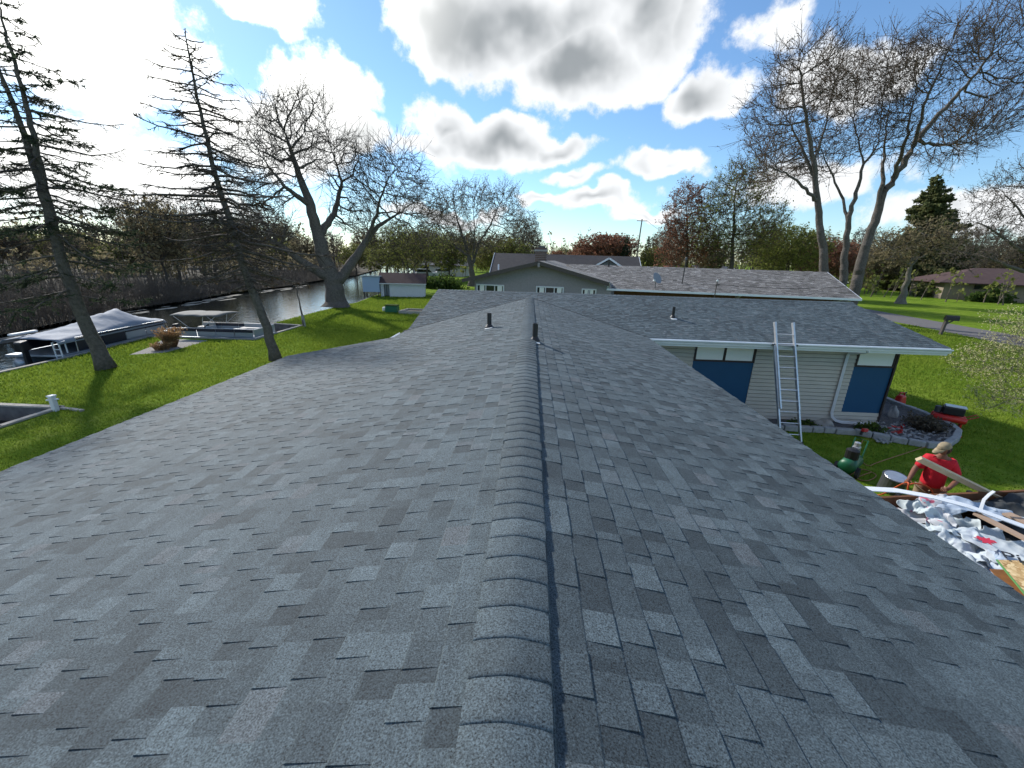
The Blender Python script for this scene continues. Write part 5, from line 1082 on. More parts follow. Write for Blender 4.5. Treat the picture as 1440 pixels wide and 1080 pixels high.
def rock(name, label, c, r, mat, seed):
    rg = np.random.default_rng(seed); import bmesh; bm = bmesh.new(); bmesh.ops.create_icosphere(bm, subdivisions=3, radius=1.0); V = np.array([v.co[:] for v in bm.verts]); F = [tuple(v.index for v in f.verts) for f in bm.faces]; bm.free()
    ph_ = rg.normal(size=(6, 3))*2.2; amp = sum(np.sin(V@ph_[k]+k)*.09 for k in range(6)); V = V*(1+amp)[:, None]*np.array(r)+np.array(c)+(0, 0, r[2]*.6); o = mesh_obj(name, V, F, mat); setp(o, label, 'rock'); return o
rock('garden_rock', 'pale upright garden rock beside the blue corner panel', at_z(1254, 588), (.15, .11, .24), 'edge_stone', 3); rock('garden_rock', 'rounded tan boulder in the gravel bed by the drain outlet', at_z(1157, 602), (.22, .18, .17), 'concrete', 5)
for k in range(26):
    p = at_z(hmm(1225, 1338), hmm(600, 626)); m = MB()
grass_tuft('dead_shrub', 'grey twiggy dead shrub in the tip of the gravel bed', at_z(1298, 606), 260, .42, .28, 'bud_grey', spread=1.1)
bush('green_perennial', 'low green plants beside the downspout outlet', at_z(1222, 607), (.42, .25, .26), 700, 'leaf_green', .03); bush('green_perennial', 'small green plants at the foot of the ladder wall', at_z(1130, 600), (.5, .2, .2), 500, 'leaf_green', .03)
# rocks scattered in the bed
m = MB()
for k in range(240):
    u = random.random(); p = at_z(hmm(1228, 1335), hmm(596, 625)); s_ = hmm(.02, .05); m.box(p+(0, 0, .06), (s_*2, s_*1.6, s_), rotm(hmm(0, 1), hmm(0, 1), hmm(0, 3)), hmm(0, 1))
setp(m.build('bed_stones', 'edge_stone'), 'loose grey stones covering the tip of the planting bed', 'stones', None, 'stuff')
m = MB()
for k in range(14): p = at_z(1262+random.gauss(0, 7), 609+random.gauss(0, 3)); m.box(p+(0, 0, .08), (.12, .05, .02), rotm(hmm(0, 1), hmm(0, 1), hmm(0, 3)))
setp(m.build('red_scraps', 'red_plastic'), 'scattered red plastic scraps in the planting bed', 'scraps', None, 'stuff')
# red can
c = at_z(1264, 568)
t = thing('gas_can', 'red plastic fuel can on the grass behind the blue corner', 'fuel can', c); m = MB(); m.box(c+(0, 0, .17), (.36, .26, .32), rotm(0, 0, .4), taper=.72); m.build('body', 'red_plastic', t, bevel=.05); m = MB(); m.tube([c+(-.12, -.03, .33), c+(-.08, -.02, .42), c+(.08, .02, .42), c+(.12, .03, .33)], .022, 8); m.build('handle', 'red_plastic', t); m = MB(); m.tube([c+(.14, .08, .3), c+(.26, .13, .42)], [.03, .018], 8); m.build('spout', 'black_plastic', t)
# wheeled compressor / generator on the lawn
c = at_z(1330, 597)
t = thing('air_compressor', 'red twin-tank air compressor with black motor hood on the lawn', 'compressor', (0, 0, 0))
for y_ in (-.17, .17): m = MB(); m.tube([(-.50, y_, .30), (-.46, y_, .30), (.46, y_, .30), (.50, y_, .30)], [.06, .125, .125, .06], 14); m.build('tank', 'red_plastic', t, smooth=True)
m = MB(); m.box((.06, .0, .60), (.62, .42, .30)); hd = m.build('motor_hood', 'black_plastic', t, bevel=.04); m = MB(); m.box((.10, .0, .775), (.60, .36, .03)); m.build('cover_plate', 'white_metal', hd); m = MB(); m.lathe((-.36, 0, .45), [(.11, 0), (.11, .22), (.05, .25)], 12); m.build('pump_head', 'steel_dark', t)
m = MB(); m.tube([(.45, -.18, .35), (.75, -.18, .55), (.75, .18, .55), (.45, .18, .35)], .018, 6); m.build('handle', 'red_plastic', t)
m = MB(); m.lathe((-.42, 0, .15), [(.15, -.05), (.15, .05)], 14, rotm(rad(90), 0, 0)); m.build('wheel', 'rubber', t); m = MB(); m.box((.38, 0, .09), (.05, .4, .18)); m.build('stand', 'red_plastic', t)
t.location = tuple(c); t.rotation_euler = (0, 0, rad(-38)); t.scale = (.76, .76, .80); comp = t
# galvanised bucket tipped on its side
c = at_z(1250, 690)
t = thing('metal_bucket', 'galvanised metal drum standing on the grass near the worker', 'bucket', (0, 0, 0)); m = MB(); m.lathe((0, 0, 0), [(.20, 0), (.215, .02), (.215, .36), (.225, .37), (.225, .39), (.20, .39), (.19, .36)], 22); m.build('shell', 'steel_dark', t, smooth=False); m = MB(); m.lathe((0, 0, .375), [(.205, 0), (.19, .02), (.05, .03)], 22); m.build('lid', 'aluminium', t); m = MB(); m.tube([(.22, 0, .3), (.3, 0, .2), (.22, 0, .12)], .01, 6); m.build('handle', 'aluminium', t); t.location = tuple(c); t.rotation_euler = (rad(8), rad(-6), .4)
# green compressor
c = at_z(1192, 664)
t = thing('green_compressor', 'small green wheeled compressor with chrome pump by the main roof edge', 'compressor', (0, 0, 0)); m = MB(); m.tube([(-.34, 0, .24), (-.30, 0, .24), (.30, 0, .24), (.34, 0, .24)], [.08, .17, .17, .08], 14); m.build('tank', 'green_plastic', t, smooth=True); m = MB(); m.lathe((-.1, 0, .40), [(.13, 0), (.13, .2), (.06, .24)], 12); m.build('motor', 'black_plastic', t); m = MB(); m.box((.14, 0, .52), (.16, .14, .22)); m.lathe((.14, 0, .64), [(.06, 0), (.06, .09), (.02, .1)], 10); m.build('pump', 'aluminium', t, bevel=.01); m = MB(); m.tube([(.28, -.12, .3), (.46, -.12, .72), (.46, .12, .72), (.28, .12, .3)], .016, 6); m.build('handle', 'green_plastic', t)
for y_ in (-.2, .2): m = MB(); m.lathe((-.2, y_, .13), [(.13, -.03), (.13, .03)], 14, rotm(rad(90), 0, 0)); m.build('wheel', 'rubber', t)
t.location = tuple(c); t.rotation_euler = (0, 0, .7)
c = at_z(1213, 615); t = thing('nail_gun', 'red and black nail gun lying on the bed edging', 'nail gun', c); m = MB(); m.box(c+(0, 0, .22), (.26, .08, .10), rotm(0, .2, .5)); m.build('body', 'red_plastic', t, bevel=.02); m = MB(); m.box(c+(.06, .03, .15), (.06, .05, .16), rotm(0, -.4, .5)); m.box(c+(-.1, -.04, .15), (.08, .05, .12), rotm(0, .3, .5)); m.build('handle', 'black_plastic', t, bevel=.01)
M['hose_orange'] = material('hose_orange', (.50, .09, .03), .5, spec=.4); M['cord_tan'] = material('cord_tan', (.35, .17, .08), .6)
def cable(name, label, pts, r, mat, cat):
    pts = np.array(pts, float); T = np.linspace(0, len(pts)-1, 6*len(pts)); i = np.clip(T.astype(int), 0, len(pts)-2); f = (T-i)[:, None]
    p0, p1, p2, p3 = pts[np.clip(i-1, 0, None)], pts[i], pts[i+1], pts[np.clip(i+2, None, len(pts)-1)]
    C_ = .5*(2*p1+(p2-p0)*f+(2*p0-5*p1+4*p2-p3)*f**2+(3*p1-p0-3*p2+p3)*f**3); m = MB(); m.tube(C_, r, 6); return setp(m.build(name, mat, None, smooth=True), label, cat)
oc = cable('cord', None, [at_z(1345, 605, .02), at_z(1352, 615, .02), at_z(1335, 600, .02), at_z(1318, 598, .02)], .012, 'hose_orange', None)
oc.parent = comp; oc.matrix_parent_inverse = Matrix.LocRotScale(comp.location, comp.rotation_euler, comp.scale).inverted()
cable('power_cord', 'thin tan cord trailing over the shaded grass by the bed', [at_z(1214, 618, .05), at_z(1208, 632, .02), at_z(1212, 648, .02), at_z(1222, 655, .02), at_z(1235, 650, .02), at_z(1290, 632, .03), at_z(1312, 625, .03)], .010, 'cord_tan', 'cord')
cable('green_hose', 'loose coil of tan hose beside the green compressor', [at_z(1195, 668, .02), at_z(1212, 660, .02), at_z(1232, 668, .03), at_z(1220, 676, .02), at_z(1205, 672, .02), at_z(1225, 664, .04)], .010, 'cord_tan', 'hose')
# ------------------------------------------------------------------ debris trailer
T0, T1 = at_z(1235, 700, 1.12), at_z(1440, 690, 1.12); tx = nrm(T1-T0); tang = math.atan2(tx[1], tx[0]); ty = np.array([-tx[1], tx[0], 0])
M['side_board'] = material('side_board', (.19, .085, .038), .8, noise=(7, 6, .9), color2=(.10, .045, .022)); M['trailer_black'] = material('trailer_black', (.015, .015, .016), .5)
tr_ = thing('dump_trailer', 'low trailer with brown wooden sides full of roofing waste', 'trailer', (0, 0, 0)); XA, XB, YN = -.95, 4.6, -2.25
m = MB(); m.box(((XA+XB)/2, YN/2, .46), (XB-XA, -YN, .08)); m.build('bed', 'trailer_black', tr_)
for y_, nm in ((.03, 'side_board'), (YN-.03, 'side_board')):
    for k in range(3): m = MB(); m.box(((XA+XB)/2, y_, .60+k*.205), (XB-XA, .045, .195)); m.build('side_board', 'side_board', tr_)
    for x in (XA+.1, .45, 1.8, 3.2, XB-.1): m = MB(); m.box((x, y_+(.045 if y_ > 0 else -.045), .78), (.06, .05, .66)); m.build('stake', 'trailer_black', tr_)
for x in (XA, XB): 
    for k in range(3): m = MB(); m.box((x, YN/2, .60+k*.205), (.045, -YN-.02, .195)); m.build('end_board', 'side_board', tr_)
for x in (1.3, 2.15):
    for y_ in (.2, YN-.2): m = MB(); m.lathe((x, y_, .34), [(.20, -.11), (.34, -.09), (.34, .09), (.20, .11)], 18, rotm(rad(90), 0, 0)); w = m.build('wheel', 'rubber', tr_); m = MB(); m.lathe((x, y_, .34), [(.19, -.112), (.19, .112)], 14, rotm(rad(90), 0, 0)); m.build('rim', 'white_metal', w)
m = MB(); m.span((XB, YN/2, .42), (XB+1.3, YN/2, .42), .1, .1); m.build('tongue', 'trailer_black', tr_)
tr_.location = (T0[0], T0[1], 0); tr_.rotation_euler = (0, 0, tang)
def t2w(x, y_, z): return np.array([T0[0], T0[1], 0])+tx*x+ty*y_+np.array([0, 0, z])
def printed(name, base, inkA, inkB, sc):
    m = material(name, base, .6, spec=.3); n, l = m.node_tree.nodes, m.node_tree.links; b = n['Principled BSDF']; g = n.new('ShaderNodeTexCoord'); u = n.new('ShaderNodeTexNoise'); l.new(g.outputs['Object'], u.inputs['Vector']); u.inputs['Scale'].default_value = sc; u.inputs['Detail'].default_value = 3
    r = ramp(n, [(0, base), (.60, base), (.64, inkA), (.72, inkA), (.75, base)]); l.new(u.outputs[0], r.inputs[0]); v = n.new('ShaderNodeTexNoise'); l.new(g.outputs['Object'], v.inputs['Vector']); v.inputs['Scale'].default_value = sc*1.7; v.inputs['W' if False else 'Detail'].default_value = 2
    r2 = ramp(n, [(0, (0, 0, 0)), (.64, (0, 0, 0)), (.67, (1, 1, 1))]); l.new(v.outputs[0], r2.inputs[0]); mx = n.new('ShaderNodeMix'); mx.data_type = 'RGBA'; l.new(r2.outputs[0], mx.inputs[0]); l.new(r.outputs[0], mx.inputs[6]); mx.inputs[7].default_value = tuple(inkB)+(1,); l.new(mx.outputs[2], b.inputs['Base Color']); return m
M['wrap_pink'] = printed('wrap_pink', (.50, .51, .53), (.50, .10, .16), (.30, .40, .46), 4.0); M['wrap_blue'] = printed('wrap_blue', (.36, .43, .52), (.24, .32, .44), (.48, .54, .60), 3.0); M['wrap_white'] = printed('wrap_white', (.48, .53, .56), (.30, .36, .42), (.40, .44, .50), 4.0); M['wrap_teal'] = printed('wrap_teal', (.47, .53, .55), (.14, .36, .38), (.45, .20, .26), 4.0)
M['felt'] = material('felt', (.055, .06, .062), .8, noise=(6, 5, .8), color2=(.03, .032, .034)); M['ink_red'] = material('ink_red', (.55, .03, .06), .5); M['ink_black'] = material('ink_black', (.02, .022, .026), .5); M['raw_wood'] = material('raw_wood', (.62, .50, .34), .8, noise=(7, 5, .7), color2=(.50, .38, .24)); M['tan_board'] = material('tan_board', (.42, .30, .22), .85, noise=(5, 5, .7), color2=(.33, .23, .16))
def crumple_z(X, Y, seed, amp, f0=1.3):
    rg = np.random.default_rng(seed); Z = np.zeros_like(X)
    for o_ in range(7):
        fr = f0*1.42**o_; a = rg.uniform(0, 6.28); ph_ = rg.uniform(0, 6.28); w = np.sin((X*math.cos(a)+Y*math.sin(a))*fr*2+ph_+1.3*np.sin((X*math.sin(a)-Y*math.cos(a))*fr*.9+ph_*2)); Z += amp*(1-2*np.abs(w))/(1.33**o_)*.48
    return Z
def sheet_obj(name, label, outline_c, size, rot, z0, seed, amp, mat, n=64, cat='plastic wrap', dome=.0):
    """crumpled film lying on the load; local coordinates of the trailer"""
    U, V_ = np.meshgrid(np.linspace(-1, 1, n), np.linspace(-1, 1, n), indexing='ij'); rg = np.random.default_rng(seed+99)
    edge = 1+.10*np.sin(3*np.arctan2(V_, U)+rg.uniform(0, 6))+.07*np.sin(7*np.arctan2(V_, U)+rg.uniform(0, 6)); X0 = U*size[0]/2*edge; Y0 = V_*size[1]/2*edge
    ca, sa = math.cos(rot), math.sin(rot); X = outline_c[0]+X0*ca-Y0*sa; Y = outline_c[1]+X0*sa+Y0*ca; Z = z0+crumple_z(X, Y, seed, amp)+dome*(1-(U**2+V_**2)/2)
    X = X+crumple_z(Y, X, seed+5, amp*.35, 2.5); Y = Y+crumple_z(X+3, Y, seed+7, amp*.35, 2.5)
    Y = np.minimum(Y, -.05); P = np.stack([X.ravel(), Y.ravel(), Z.ravel()], 1); F = [(i*n+j, (i+1)*n+j, (i+1)*n+j+1, i*n+j+1) for i in range(n-1) for j in range(n-1)]
    W_ = np.array([t2w(*p) for p in P]); c = W_.mean(0); o = mesh_obj(name, W_-c, F, mat, None, smooth=True); o.location = tuple(c); o.modifiers.new('thick', 'SOLIDIFY').thickness = .004; setp(o, label, cat); return o
def tl(px, py, z):
    p = at_z(px, py, z)-np.array([T0[0], T0[1], 0]); return p@tx, p@ty
sheet_obj('felt_heap', 'heap of dark torn roofing felt under the plastic in the trailer', (1.2, -1.15), (4.4, 2.1), 0, .86, 21, .16, 'felt', cat='roofing felt')
sheet_obj('felt_heap', 'dark grey felt mound at the end of the trailer behind the boards', tl(1430, 705, 1.1), (1.5, .9), .2, 1.0, 24, .12, 'felt', cat='roofing felt', dome=.12)
sheet_obj('plastic_wrap', 'crumpled white wrapper with pink print by the trailer side', tl(1310, 722, 1.0), (.95, .7), .3, 1.02, 31, .17, 'wrap_pink', dome=.1)
sheet_obj('plastic_wrap', 'crumpled pink and white wrapper hanging at the roof edge corner of the load', tl(1290, 738, 1.0), (.6, .5), .5, 1.0, 32, .12, 'wrap_pink')
sheet_obj('plastic_wrap', 'crumpled wrapper with teal smudges in the middle of the load', tl(1335, 735, 1.05), (.8, .6), -.4, 1.08, 33, .17, 'wrap_teal', dome=.08)
sheet_obj('plastic_wrap', 'large pale blue plastic sheet spread over the near side of the load', tl(1345, 775, 1.0), (1.5, .9), -.5, .98, 34, .15, 'wrap_blue', n=60)
sh_red = sheet_obj('plastic_wrap', 'crumpled white plastic sheet carrying a red print', tl(1385, 765, 1.05), (1.0, .75), -.2, 1.06, 35, .14, 'wrap_white', n=56)
sheet_obj('plastic_wrap', 'smooth pale blue bag end under the long white strip', tl(1350, 712, 1.1), (.7, .4), -.25, 1.10, 36, .08, 'wrap_blue', dome=.12)
sh_let = sheet_obj('plastic_wrap', 'white plastic sheet with black lettering beside the strand board', tl(1432, 775, 1.08), (.95, .6), -.35, 1.10, 37, .045, 'wrap_white', n=50)
sheet_obj('plastic_wrap', 'white plastic scrap drooping beside the strand board at the roof edge', tl(1390, 808, 1.0), (.5, .45), .3, 1.02, 38, .12, 'wrap_white')
# black lettering and red flower on the plastic
def text_on(txt, name, label, px, py, z, size, rot, mat):
    cu = bpy.data.curves.new(name, 'FONT'); cu.body = txt; cu.size = size; cu.extrude = .002; cu.align_x = 'LEFT'; cu.shear = .1
    o = link(bpy.data.objects.new(name, cu)); dg = bpy.context.evaluated_depsgraph_get(); me = bpy.data.meshes.new_from_object(o.evaluated_get(dg)); bpy.data.objects.remove(o); me.materials.clear(); me.materials.append(M[mat])
    V = np.array([v.co[:] for v in me.vertices]); p = at_z(px, py, z); off_ = origin_of(sh_let); ca, sa = math.cos(rot), math.sin(rot); X = p[0]+V[:, 0]*ca-V[:, 1]*sa; Y = p[1]+V[:, 0]*sa+V[:, 1]*ca; Z = z+V[:, 2]+.012*np.sin(X*14)
    me.vertices.foreach_set('co', (np.stack([X, Y, Z], 1)-off_).ravel().astype(np.float32)); me.update(); o = link(bpy.data.objects.new(name, me)); o.parent = sh_let; setp(o, label); return o
text_on('Pic', 'lettering', 'bold black letters printed on the white plastic by the strand board', 1410, 783, 1.20, .26, rad(-30), 'ink_black')
m = MB(); c0 = at_z(1386, 760, 1.21)
fl = [(math.cos(a)*r_*1.25, math.sin(a)*r_) for a, r_ in ((k*6.283/22, (.085, .06, .10, .05, .075, .045, .09)[k % 7]) for k in range(22))]
m.prism([(c0[0]+a, c0[1]+b) for a, b in fl], 'z', c0[2], c0[2]+.006)
setp(m.build('red_print', 'ink_red', sh_red), 'red flower-like print')
# long white trim strip, boards and strand board
def strip_obj(name, label, pts, w, th, mat, cat):
    pts = np.array(pts, float); n = len(pts); d = np.gradient(pts, axis=0); s_ = unit(np.cross(d, (0, 0, 1.0))); V = []
    for i in range(n):
        for q, z_ in ((-1, 0), (1, 0), (1, th), (-1, th)): V.append(pts[i]+s_[i]*q*w/2+np.array([0, 0, z_]))
    F = [(0, 1, 2, 3), (4*n-4, 4*n-1, 4*n-2, 4*n-3)]+[(i*4+k, i*4+4+k, i*4+4+(k+1) % 4, i*4+(k+1) % 4) for i in range(n-1) for k in range(4)]
    o = mesh_obj(name, V, [f[::-1] for f in F], mat); setp(o, label, cat); return o
strip_obj('trim_strip', 'long bowed white metal trim strip lying across the load', [at_z(1205, 687, 1.25), at_z(1260, 690, 1.27), at_z(1310, 699, 1.29), at_z(1360, 712, 1.29), at_z(1410, 730, 1.27), at_z(1470, 752, 1.24)], .13, .012, 'white_metal', 'trim')
strip_obj('trim_strip', 'short curled white trim offcut standing up from the load', [at_z(1378, 728, 1.2), at_z(1379, 716, 1.28), at_z(1383, 704, 1.36), at_z(1390, 697, 1.42), at_z(1397, 692, 1.46)], .035, .02, 'white_paint', 'trim')
m = MB(); m.span(at_z(1372, 722, 1.24), at_z(1470, 772, 1.22), .10, .03); setp(m.build('board', 'tan_board'), 'narrow tan board lying slanted over the plastic sheets', 'board')
m = MB(); m.span(at_z(1415, 722, 1.20), at_z(1480, 752, 1.20), .16, .03); setp(m.build('board', 'tan_board'), 'short brown board beneath the end of the white strip', 'board')
sheet_obj('plastic_wrap', 'rounded pale blue plastic bag between strip and tan board', tl(1404, 727, 1.1), (.55, .35), -.2, 1.12, 41, .03, 'wrap_blue', dome=.10)
def osb():
    m = material('osb', (.55, .36, .16), .8); n, l = m.node_tree.nodes, m.node_tree.links; g = n.new('ShaderNodeNewGeometry'); v = n.new('ShaderNodeTexVoronoi'); l.new(g.outputs['Position'], v.inputs['Vector']); v.inputs['Scale'].default_value = 28
    r = ramp(n, [(0, (.30, .17, .06)), (.4, (.55, .37, .17)), (.7, (.72, .55, .30)), (1, (.45, .26, .10))]); s = n.new('ShaderNodeSeparateColor'); l.new(v.outputs['Color'], s.inputs[0]); l.new(s.outputs[0], r.inputs[0]); l.new(r.outputs[0], n['Principled BSDF'].inputs['Base Color']); return m
M['osb'] = osb(); M['osb_edge'] = material('osb_edge', (.10, .26, .08), .8); M['osb_rust'] = material('osb_rust', (.30, .13, .04), .8, noise=(14, 5, .9), color2=(.16, .075, .03))
q0, q1, q2 = at_z(1403, 787, 1.17), at_z(1470, 868, 1.17), at_z(1480, 790, 1.17)
t = thing('strand_board', 'sheet of oriented strand board with green edge on the load', 'board', q0)
def flat(pts, z, th, mat, name, par=None):
    P = [np.array((p[0], p[1], z)) for p in pts]; k = len(P); V = P+[p-np.array((0, 0, th)) for p in P]; return mesh_obj(name, V, [tuple(range(k)), tuple(range(2*k-1, k-1, -1))]+[(i, k+i, k+(i+1) % k, (i+1) % k) for i in range(k)], mat, par)
q3 = q1+(q2-q0); flat([q0, q1, q3, q2], 1.17, .012, 'osb', 'panel', t); d_ = nrm(q1-q0); s_ = nrm(np.cross(d_, (0, 0, 1))); s_ = s_ if s_@(q2-q0) < 0 else -s_; flat([q0+s_*.012, q1+s_*.012, q1, q0], 1.171, .018, 'osb_edge', 'edge_band', t)
r0, r1 = at_z(1392, 800, 1.05), at_z(1470, 885, 1.05); 
o = flat([r0, r1, r1+(q2-q0)*.8, r0+(q2-q0)*.8], 1.05, .012, 'osb_rust', 'plywood_offcut'); setp(o, 'rust-stained plywood offcut beneath the strand board', 'board')
# ------------------------------------------------------------------ worker in a red shirt
M['skin'] = material('skin', (.21, .095, .058), .6, noise=(12, 3, .5), color2=(.16, .07, .045)); M['shirt_red'] = material('shirt_red', (.55, .015, .03), .8, noise=(5, 4, .6), color2=(.42, .010, .02), bump=(9, .5, .03)); M['khaki'] = material('khaki', (.34, .25, .16), .85, noise=(9, 4, .7), color2=(.22, .16, .10)); M['camo'] = material('camo', (.36, .29, .19), .85, noise=(11, 2, 1.6), color2=(.20, .165, .10)); M['hair'] = material('hair', (.03, .02, .015), .8); M['boot'] = material('boot', (.12, .075, .04), .8)
def skin_mesh(name, nodes, edges, radii_, mat, parent, sub=2):
    me = bpy.data.meshes.new(name); me.from_pydata([tuple(p) for p in nodes], edges, []); o = link(bpy.data.objects.new(name, me)); o.parent = parent
    o.modifiers.new('skin', 'SKIN'); me.skin_vertices.new() if not me.skin_vertices else None
    for i, r_ in enumerate(radii_): me.skin_vertices[0].data[i].radius = r_ if isinstance(r_, tuple) else (r_, r_)
    me.skin_vertices[0].data[0].use_root = True
    sb = o.modifiers.new('sub', 'SUBSURF'); sb.levels = sub; sb.render_levels = sub; o.modifiers['skin'].use_smooth_shade = True; me.materials.append(M[mat]); return o
PB = np.array((7.38, 6.80, 0))
per = thing('person', 'person in a red T-shirt and camouflage cap holding an orange hose and a plank', 'person', tuple(PB))
# local frame: person faces -Y (towards the house corner side), X to the person's left
RH, LH = (-.36, -.36, 1.04), (.16, -.40, 1.08)        # hands
nodes = [(0, 0, .95), (0, .02, 1.14), (0, .01, 1.36), (0, -.03, 1.52), (0, -.055, 1.62), (-.18, .0, 1.43), (-.29, -.06, 1.18), RH, (.18, 0, 1.43), (.30, -.02, 1.16), LH, (-.10, 0, .90), (-.12, -.03, .50), (-.13, .02, .10), (-.14, -.14, .05), (.10, 0, .90), (.12, -.03, .50), (.13, .02, .10), (.14, -.14, .05)]
edges = [(0, 1), (1, 2), (2, 3), (3, 4), (2, 5), (5, 6), (6, 7), (2, 8), (8, 9), (9, 10), (0, 11), (11, 12), (12, 13), (13, 14), (0, 15), (15, 16), (16, 17), (17, 18)]
rads = [.14, .14, .15, .062, .058, .075, .048, .034, .075, .048, .034, .095, .062, .045, .04, .095, .062, .045, .04]
body = skin_mesh('body', nodes, edges, rads, 'skin', per)
# T-shirt: torso and short sleeves, a little wider than the body
skin_mesh('t_shirt', [(0, 0.0, .86), (0, .01, 1.02), (0, .01, 1.20), (0, .01, 1.37), (0, -.015, 1.485), (-.16, .0, 1.42), (-.225, -.025, 1.29), (-.26, -.045, 1.20), (.16, 0, 1.42), (.23, -.01, 1.29), (.27, -.015, 1.19)], [(0, 1), (1, 2), (2, 3), (3, 4), (3, 5), (5, 6), (6, 7), (3, 8), (8, 9), (9, 10)], [(.195, .165), (.185, .16), (.185, .155), (.18, .145), (.095, .09), .108, .09, .085, .108, .09, .085], 'shirt_red', per)
skin_mesh('shorts', [(0, 0, .92), (-.10, 0, .82), (-.12, -.02, .52), (.10, 0, .82), (.12, -.02, .52)], [(0, 1), (1, 2), (0, 3), (3, 4)], [(.175, .14), .125, .105, .125, .105], 'khaki', per)
# head, tilted down, with face, ears, hair and cap
def head_part(name, mat, fn, parent, seg=24, rings=16):
    V, F = [], []
    for i in range(rings+1):
        th = math.pi*i/rings
        for k in range(seg): V.append(fn(th, 2*math.pi*k/seg))
    for i in range(rings):
        for k in range(seg): F.append((i*seg+k, (i+1)*seg+k, (i+1)*seg+(k+1) % seg, i*seg+(k+1) % seg))
    return mesh_obj(name, np.array(V)+PB, F, mat, parent, smooth=True)
HC = np.array((-.01, -.075, 1.685)); HR = rotm(rad(22), 0, rad(-46))
def hd_fn(th, a):
    x, y_, z = math.sin(th)*math.cos(a)*.075, math.sin(th)*math.sin(a)*.095, math.cos(th)*.118
    if z < 0: x *= 1-.35*(-z/.118)**1.5; y_ = y_*(1-.18*(-z/.118)) - .012*(-z/.118)
    if y_ < -.06: y_ -= .018*math.exp(-((x/.018)**2)-((z+.012)/.025)**2)+.006*math.exp(-((x/.03)**2)-((z+.058)/.012)**2)-.010*(math.exp(-(((abs(x)-.032)/.016)**2)-((z-.012)/.014)**2))
    return HC+HR@np.array((x, y_, z))
hd_ = head_part('head', 'skin', hd_fn, per)
for sg in (-1, 1): mesh_obj('ear', np.array([HC+HR@(np.array((sg*.078, .008, -.008))+np.array((sg*.012*math.cos(a), .02*math.cos(a), .032*math.sin(a)))) for a in np.linspace(0, 6.283, 12)[:-1]]+[HC+HR@np.array((sg*.066, .005, -.008))])+PB, [(i, (i+1) % 11, 11) for i in range(11)], 'skin', hd_)
for sg in (-1, 1): m = MB(); m.lathe(PB+HC+HR@np.array((sg*.031, -.083, .012)), [(.004, -.007), (.009, 0), (.004, .007)], 8); m.build('eye', 'ink_black', hd_)
head_part('hair', 'hair', lambda th, a: HC+HR@(np.array((math.sin(th)*math.cos(a)*.081, math.sin(th)*math.sin(a)*.098+.012, math.cos(th)*.10-.005))*np.array((1, 1 if math.sin(a) > -.2 else .8, 1))), hd_)
cap_ = head_part('cap', 'camo', lambda th, a: HC+HR@np.array((math.sin(th)*math.cos(a)*.092, math.sin(th)*math.sin(a)*.108, max(math.cos(th), -.05)*.100+.040)), per)
V = []
for i in range(9):
    u = -1+i/4; V += [(u*.078, -.085*math.sqrt(max(0, 1-.55*u*u)), .044), (u*.074, -.085*math.sqrt(max(0, 1-.55*u*u))-.135*math.sqrt(max(0, 1-.8*u*u)), .012)]
o = mesh_obj('brim', np.array([HC+HR@np.array(v) for v in V])+PB, [(2*i, 2*i+1, 2*i+3, 2*i+2) for i in range(8)], 'camo', cap_, smooth=True); o.modifiers.new('thick', 'SOLIDIFY').thickness = .006
def hand(c, d, palm_n, sgn):
    c, d, pn = np.array(c, float), nrm(d), nrm(palm_n); s = nrm(np.cross(d, pn)); pn = np.cross(s, d); m = MB()
    m.tube([c-d*.02, c+d*.02, c+d*.07, c+d*.095], [.026, .034, .040, .030], 8)
    for k, (o_, L_) in enumerate(((-.030, .062), (-.010, .072), (.010, .068), (.029, .052))):
        b = c+d*.085+s*o_; m.tube([b, b+d*L_*.42+pn*.010, b+d*L_*.62+pn*.036, b+d*L_*.40+pn*.062], [.0095, .009, .0085, .007], 6)
    b = c+d*.03+s*.034*sgn; m.tube([b, b+s*.028*sgn+d*.02+pn*.012, b+s*.026*sgn+d*.045+pn*.034], [.012, .0105, .008], 6)
    V = np.concatenate(m.v); m.v = [V+PB]; return m.build('hand', 'skin', body, smooth=True)
hand(RH, (-.25, -.75, -.35), (.4, .2, -.9), 1); hand(LH, (-.55, -.8, .05), (-.2, -.1, -1), -1)
for sg in (-1, 1):
    m = MB(); m.tube([PB+(sg*.13, .05, .05), PB+(sg*.135, -.04, .05), PB+(sg*.14, -.16, .045), PB+(sg*.145, -.24, .04)], [.045, .052, .048, .03], 10); m.tube([PB+(sg*.13, .03, .06), PB+(sg*.13, .03, .2)], [.055, .052], 10); m.build('boot', 'boot', body, smooth=True)
per.rotation_euler = (0, 0, rad(-38)); per.scale = (.94, .94, .96)
Rp = rotm(0, 0, rad(-38))
def pw(p): return PB+Rp@(np.array(p)*np.array((.94, .94, .96)))
rh, lh = pw(RH)+Rp@np.array((-.03, -.09, -.03)), pw(LH)+Rp@np.array((-.06, -.1, .0))
# plank held in the left hand, hose in the right
pl0, pl1 = at_y(1292, 645, 6.15), at_y(1412, 704, 6.28)
m = MB(); m.span(pl0, pl1, .05, .09, up=(0, -.6, 1)); setp(m.build('plank', 'raw_wood'), 'pale new wooden plank slanting across the worker towards the trailer', 'plank')
g = at_z(1222, 694, .05)
cable('air_hose', 'orange air hose held in a loop by the worker and running over the grass', [at_z(1190, 708, .05), g, g*.6+rh*.4+(0, 0, -.12), rh, rh+(-.02, -.1, -.12), rh+(.06, -.16, -.30), rh+(.22, -.16, -.40), rh+(.40, -.12, -.34), rh+(.44, -.08, -.16), rh+(.3, -.08, -.02), rh+(.1, -.06, .02), rh+(0, -.05, -.02)], .014, 'hose_orange', 'hose')

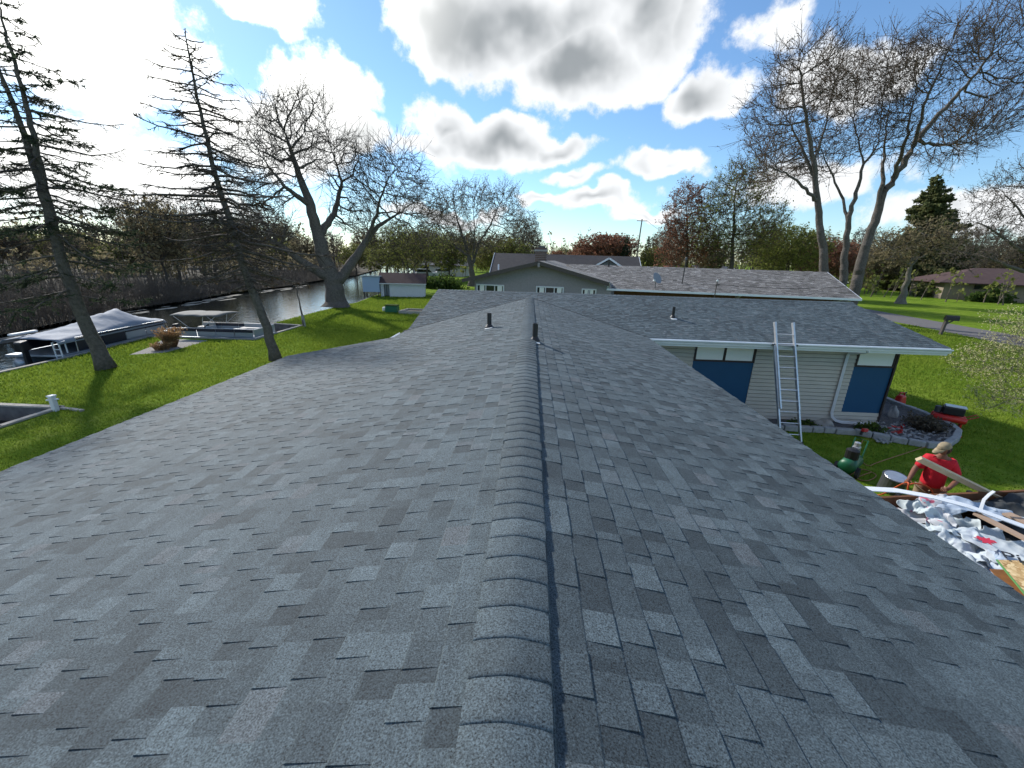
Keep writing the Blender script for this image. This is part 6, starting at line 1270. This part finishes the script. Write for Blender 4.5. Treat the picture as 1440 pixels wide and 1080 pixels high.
# ------------------------------------------------------------------ grass blades over the nearer lawn
M['grass_blade'] = leafmat('grass_blade', (.095, .165, .014), (.27, .34, .045))
def blades(n, xr, yr, keep, h=.06, w=.011):
    P = np.stack([RNG.uniform(*xr, n), RNG.uniform(*yr, n), np.zeros(n)], 1); P = P[keep(P[:, 0], P[:, 1])]
    d_ = np.hypot(P[:, 0], P[:, 1]); P = P[RNG.random(len(P)) < np.clip(16/d_, .12, 1)]; d_ = np.hypot(P[:, 0], P[:, 1]); n = len(P); patch = .5+.5*np.sin(P[:, 0]*.9+1.7*np.sin(P[:, 1]*.5))*np.sin(P[:, 1]*.8+P[:, 0]*.3)
    a = RNG.uniform(0, 6.283, n); k = np.clip(d_/14, .8, 2.2); s_ = np.stack([np.cos(a), np.sin(a), np.zeros(n)], 1)*(w*k)[:, None]; tipv = np.stack([RNG.normal(size=n)*.35, RNG.normal(size=n)*.35, np.ones(n)], 1)*(h*k*RNG.uniform(.5, 1.25, n)*(.75+.5*patch))[:, None]
    V = np.stack([P-s_, P+s_, P+tipv], 1).reshape(-1, 3); F = np.arange(3*n).reshape(-1, 3); t_ = np.clip(RNG.random(n)*.6+patch*.4, 0, 1); return V, F, t_
def in_poly(x, y, poly):
    r_ = np.zeros(len(x), bool); n = len(poly); j = n-1
    for i in range(n):
        xi, yi = poly[i]; xj, yj = poly[j]; c_ = ((yi > y) != (yj > y)) & (x < (xj-xi)*(y-yi)/(yj-yi+1e-12)+xi); r_ ^= c_; j = i
    return r_
bedpoly = [tuple(p[:2]) for p in bedw]+[(XC+.3, YWALL+2.3), (4.2, YWALL+2.3), (4.2, 11.0)]; gravpoly = [at_z(px, py)[:2] for px, py in [(180, 500), (212, 487), (228, 477), (252, 476), (295, 479), (262, 489), (232, 497)]]
def keepL(x, y): return ~((x < -13.45) & (y > 8.9) & (y < 10.8)) & ~((x < -14.4) & (y > 20.3) & (y < 25.8)) & (x > np.interp(y, [9, 16, 20.5, 26, 31, 39, 46], [-19.2, -19.4, -20, -16.7, -16.8, -16.6, -17.3])) & ~in_poly(x, y, gravpoly)
def keepR(x, y): return ~in_poly(x, y, bedpoly) & ~((x < 11.0) & (y > 12)) & (x < 36) & ~in_poly(x, y, [(p[0], p[1]) for p in P_road]) & ~((x < 9.8) & (y < 6.2))
VL = blades(230000, (-20.2, -6.2), (6.5, 47), keepL); VR = blades(230000, (5.0, 36), (4.5, 36), keepR)
for (V, F, t_), lab in ((VL, 'short mown grass on the canal side lawn'), (VR, 'short mown grass on the front yard lawn')): setp(mesh_obj('grass', V, F, 'grass_blade', None, tints=t_), lab, 'grass', None, 'stuff')
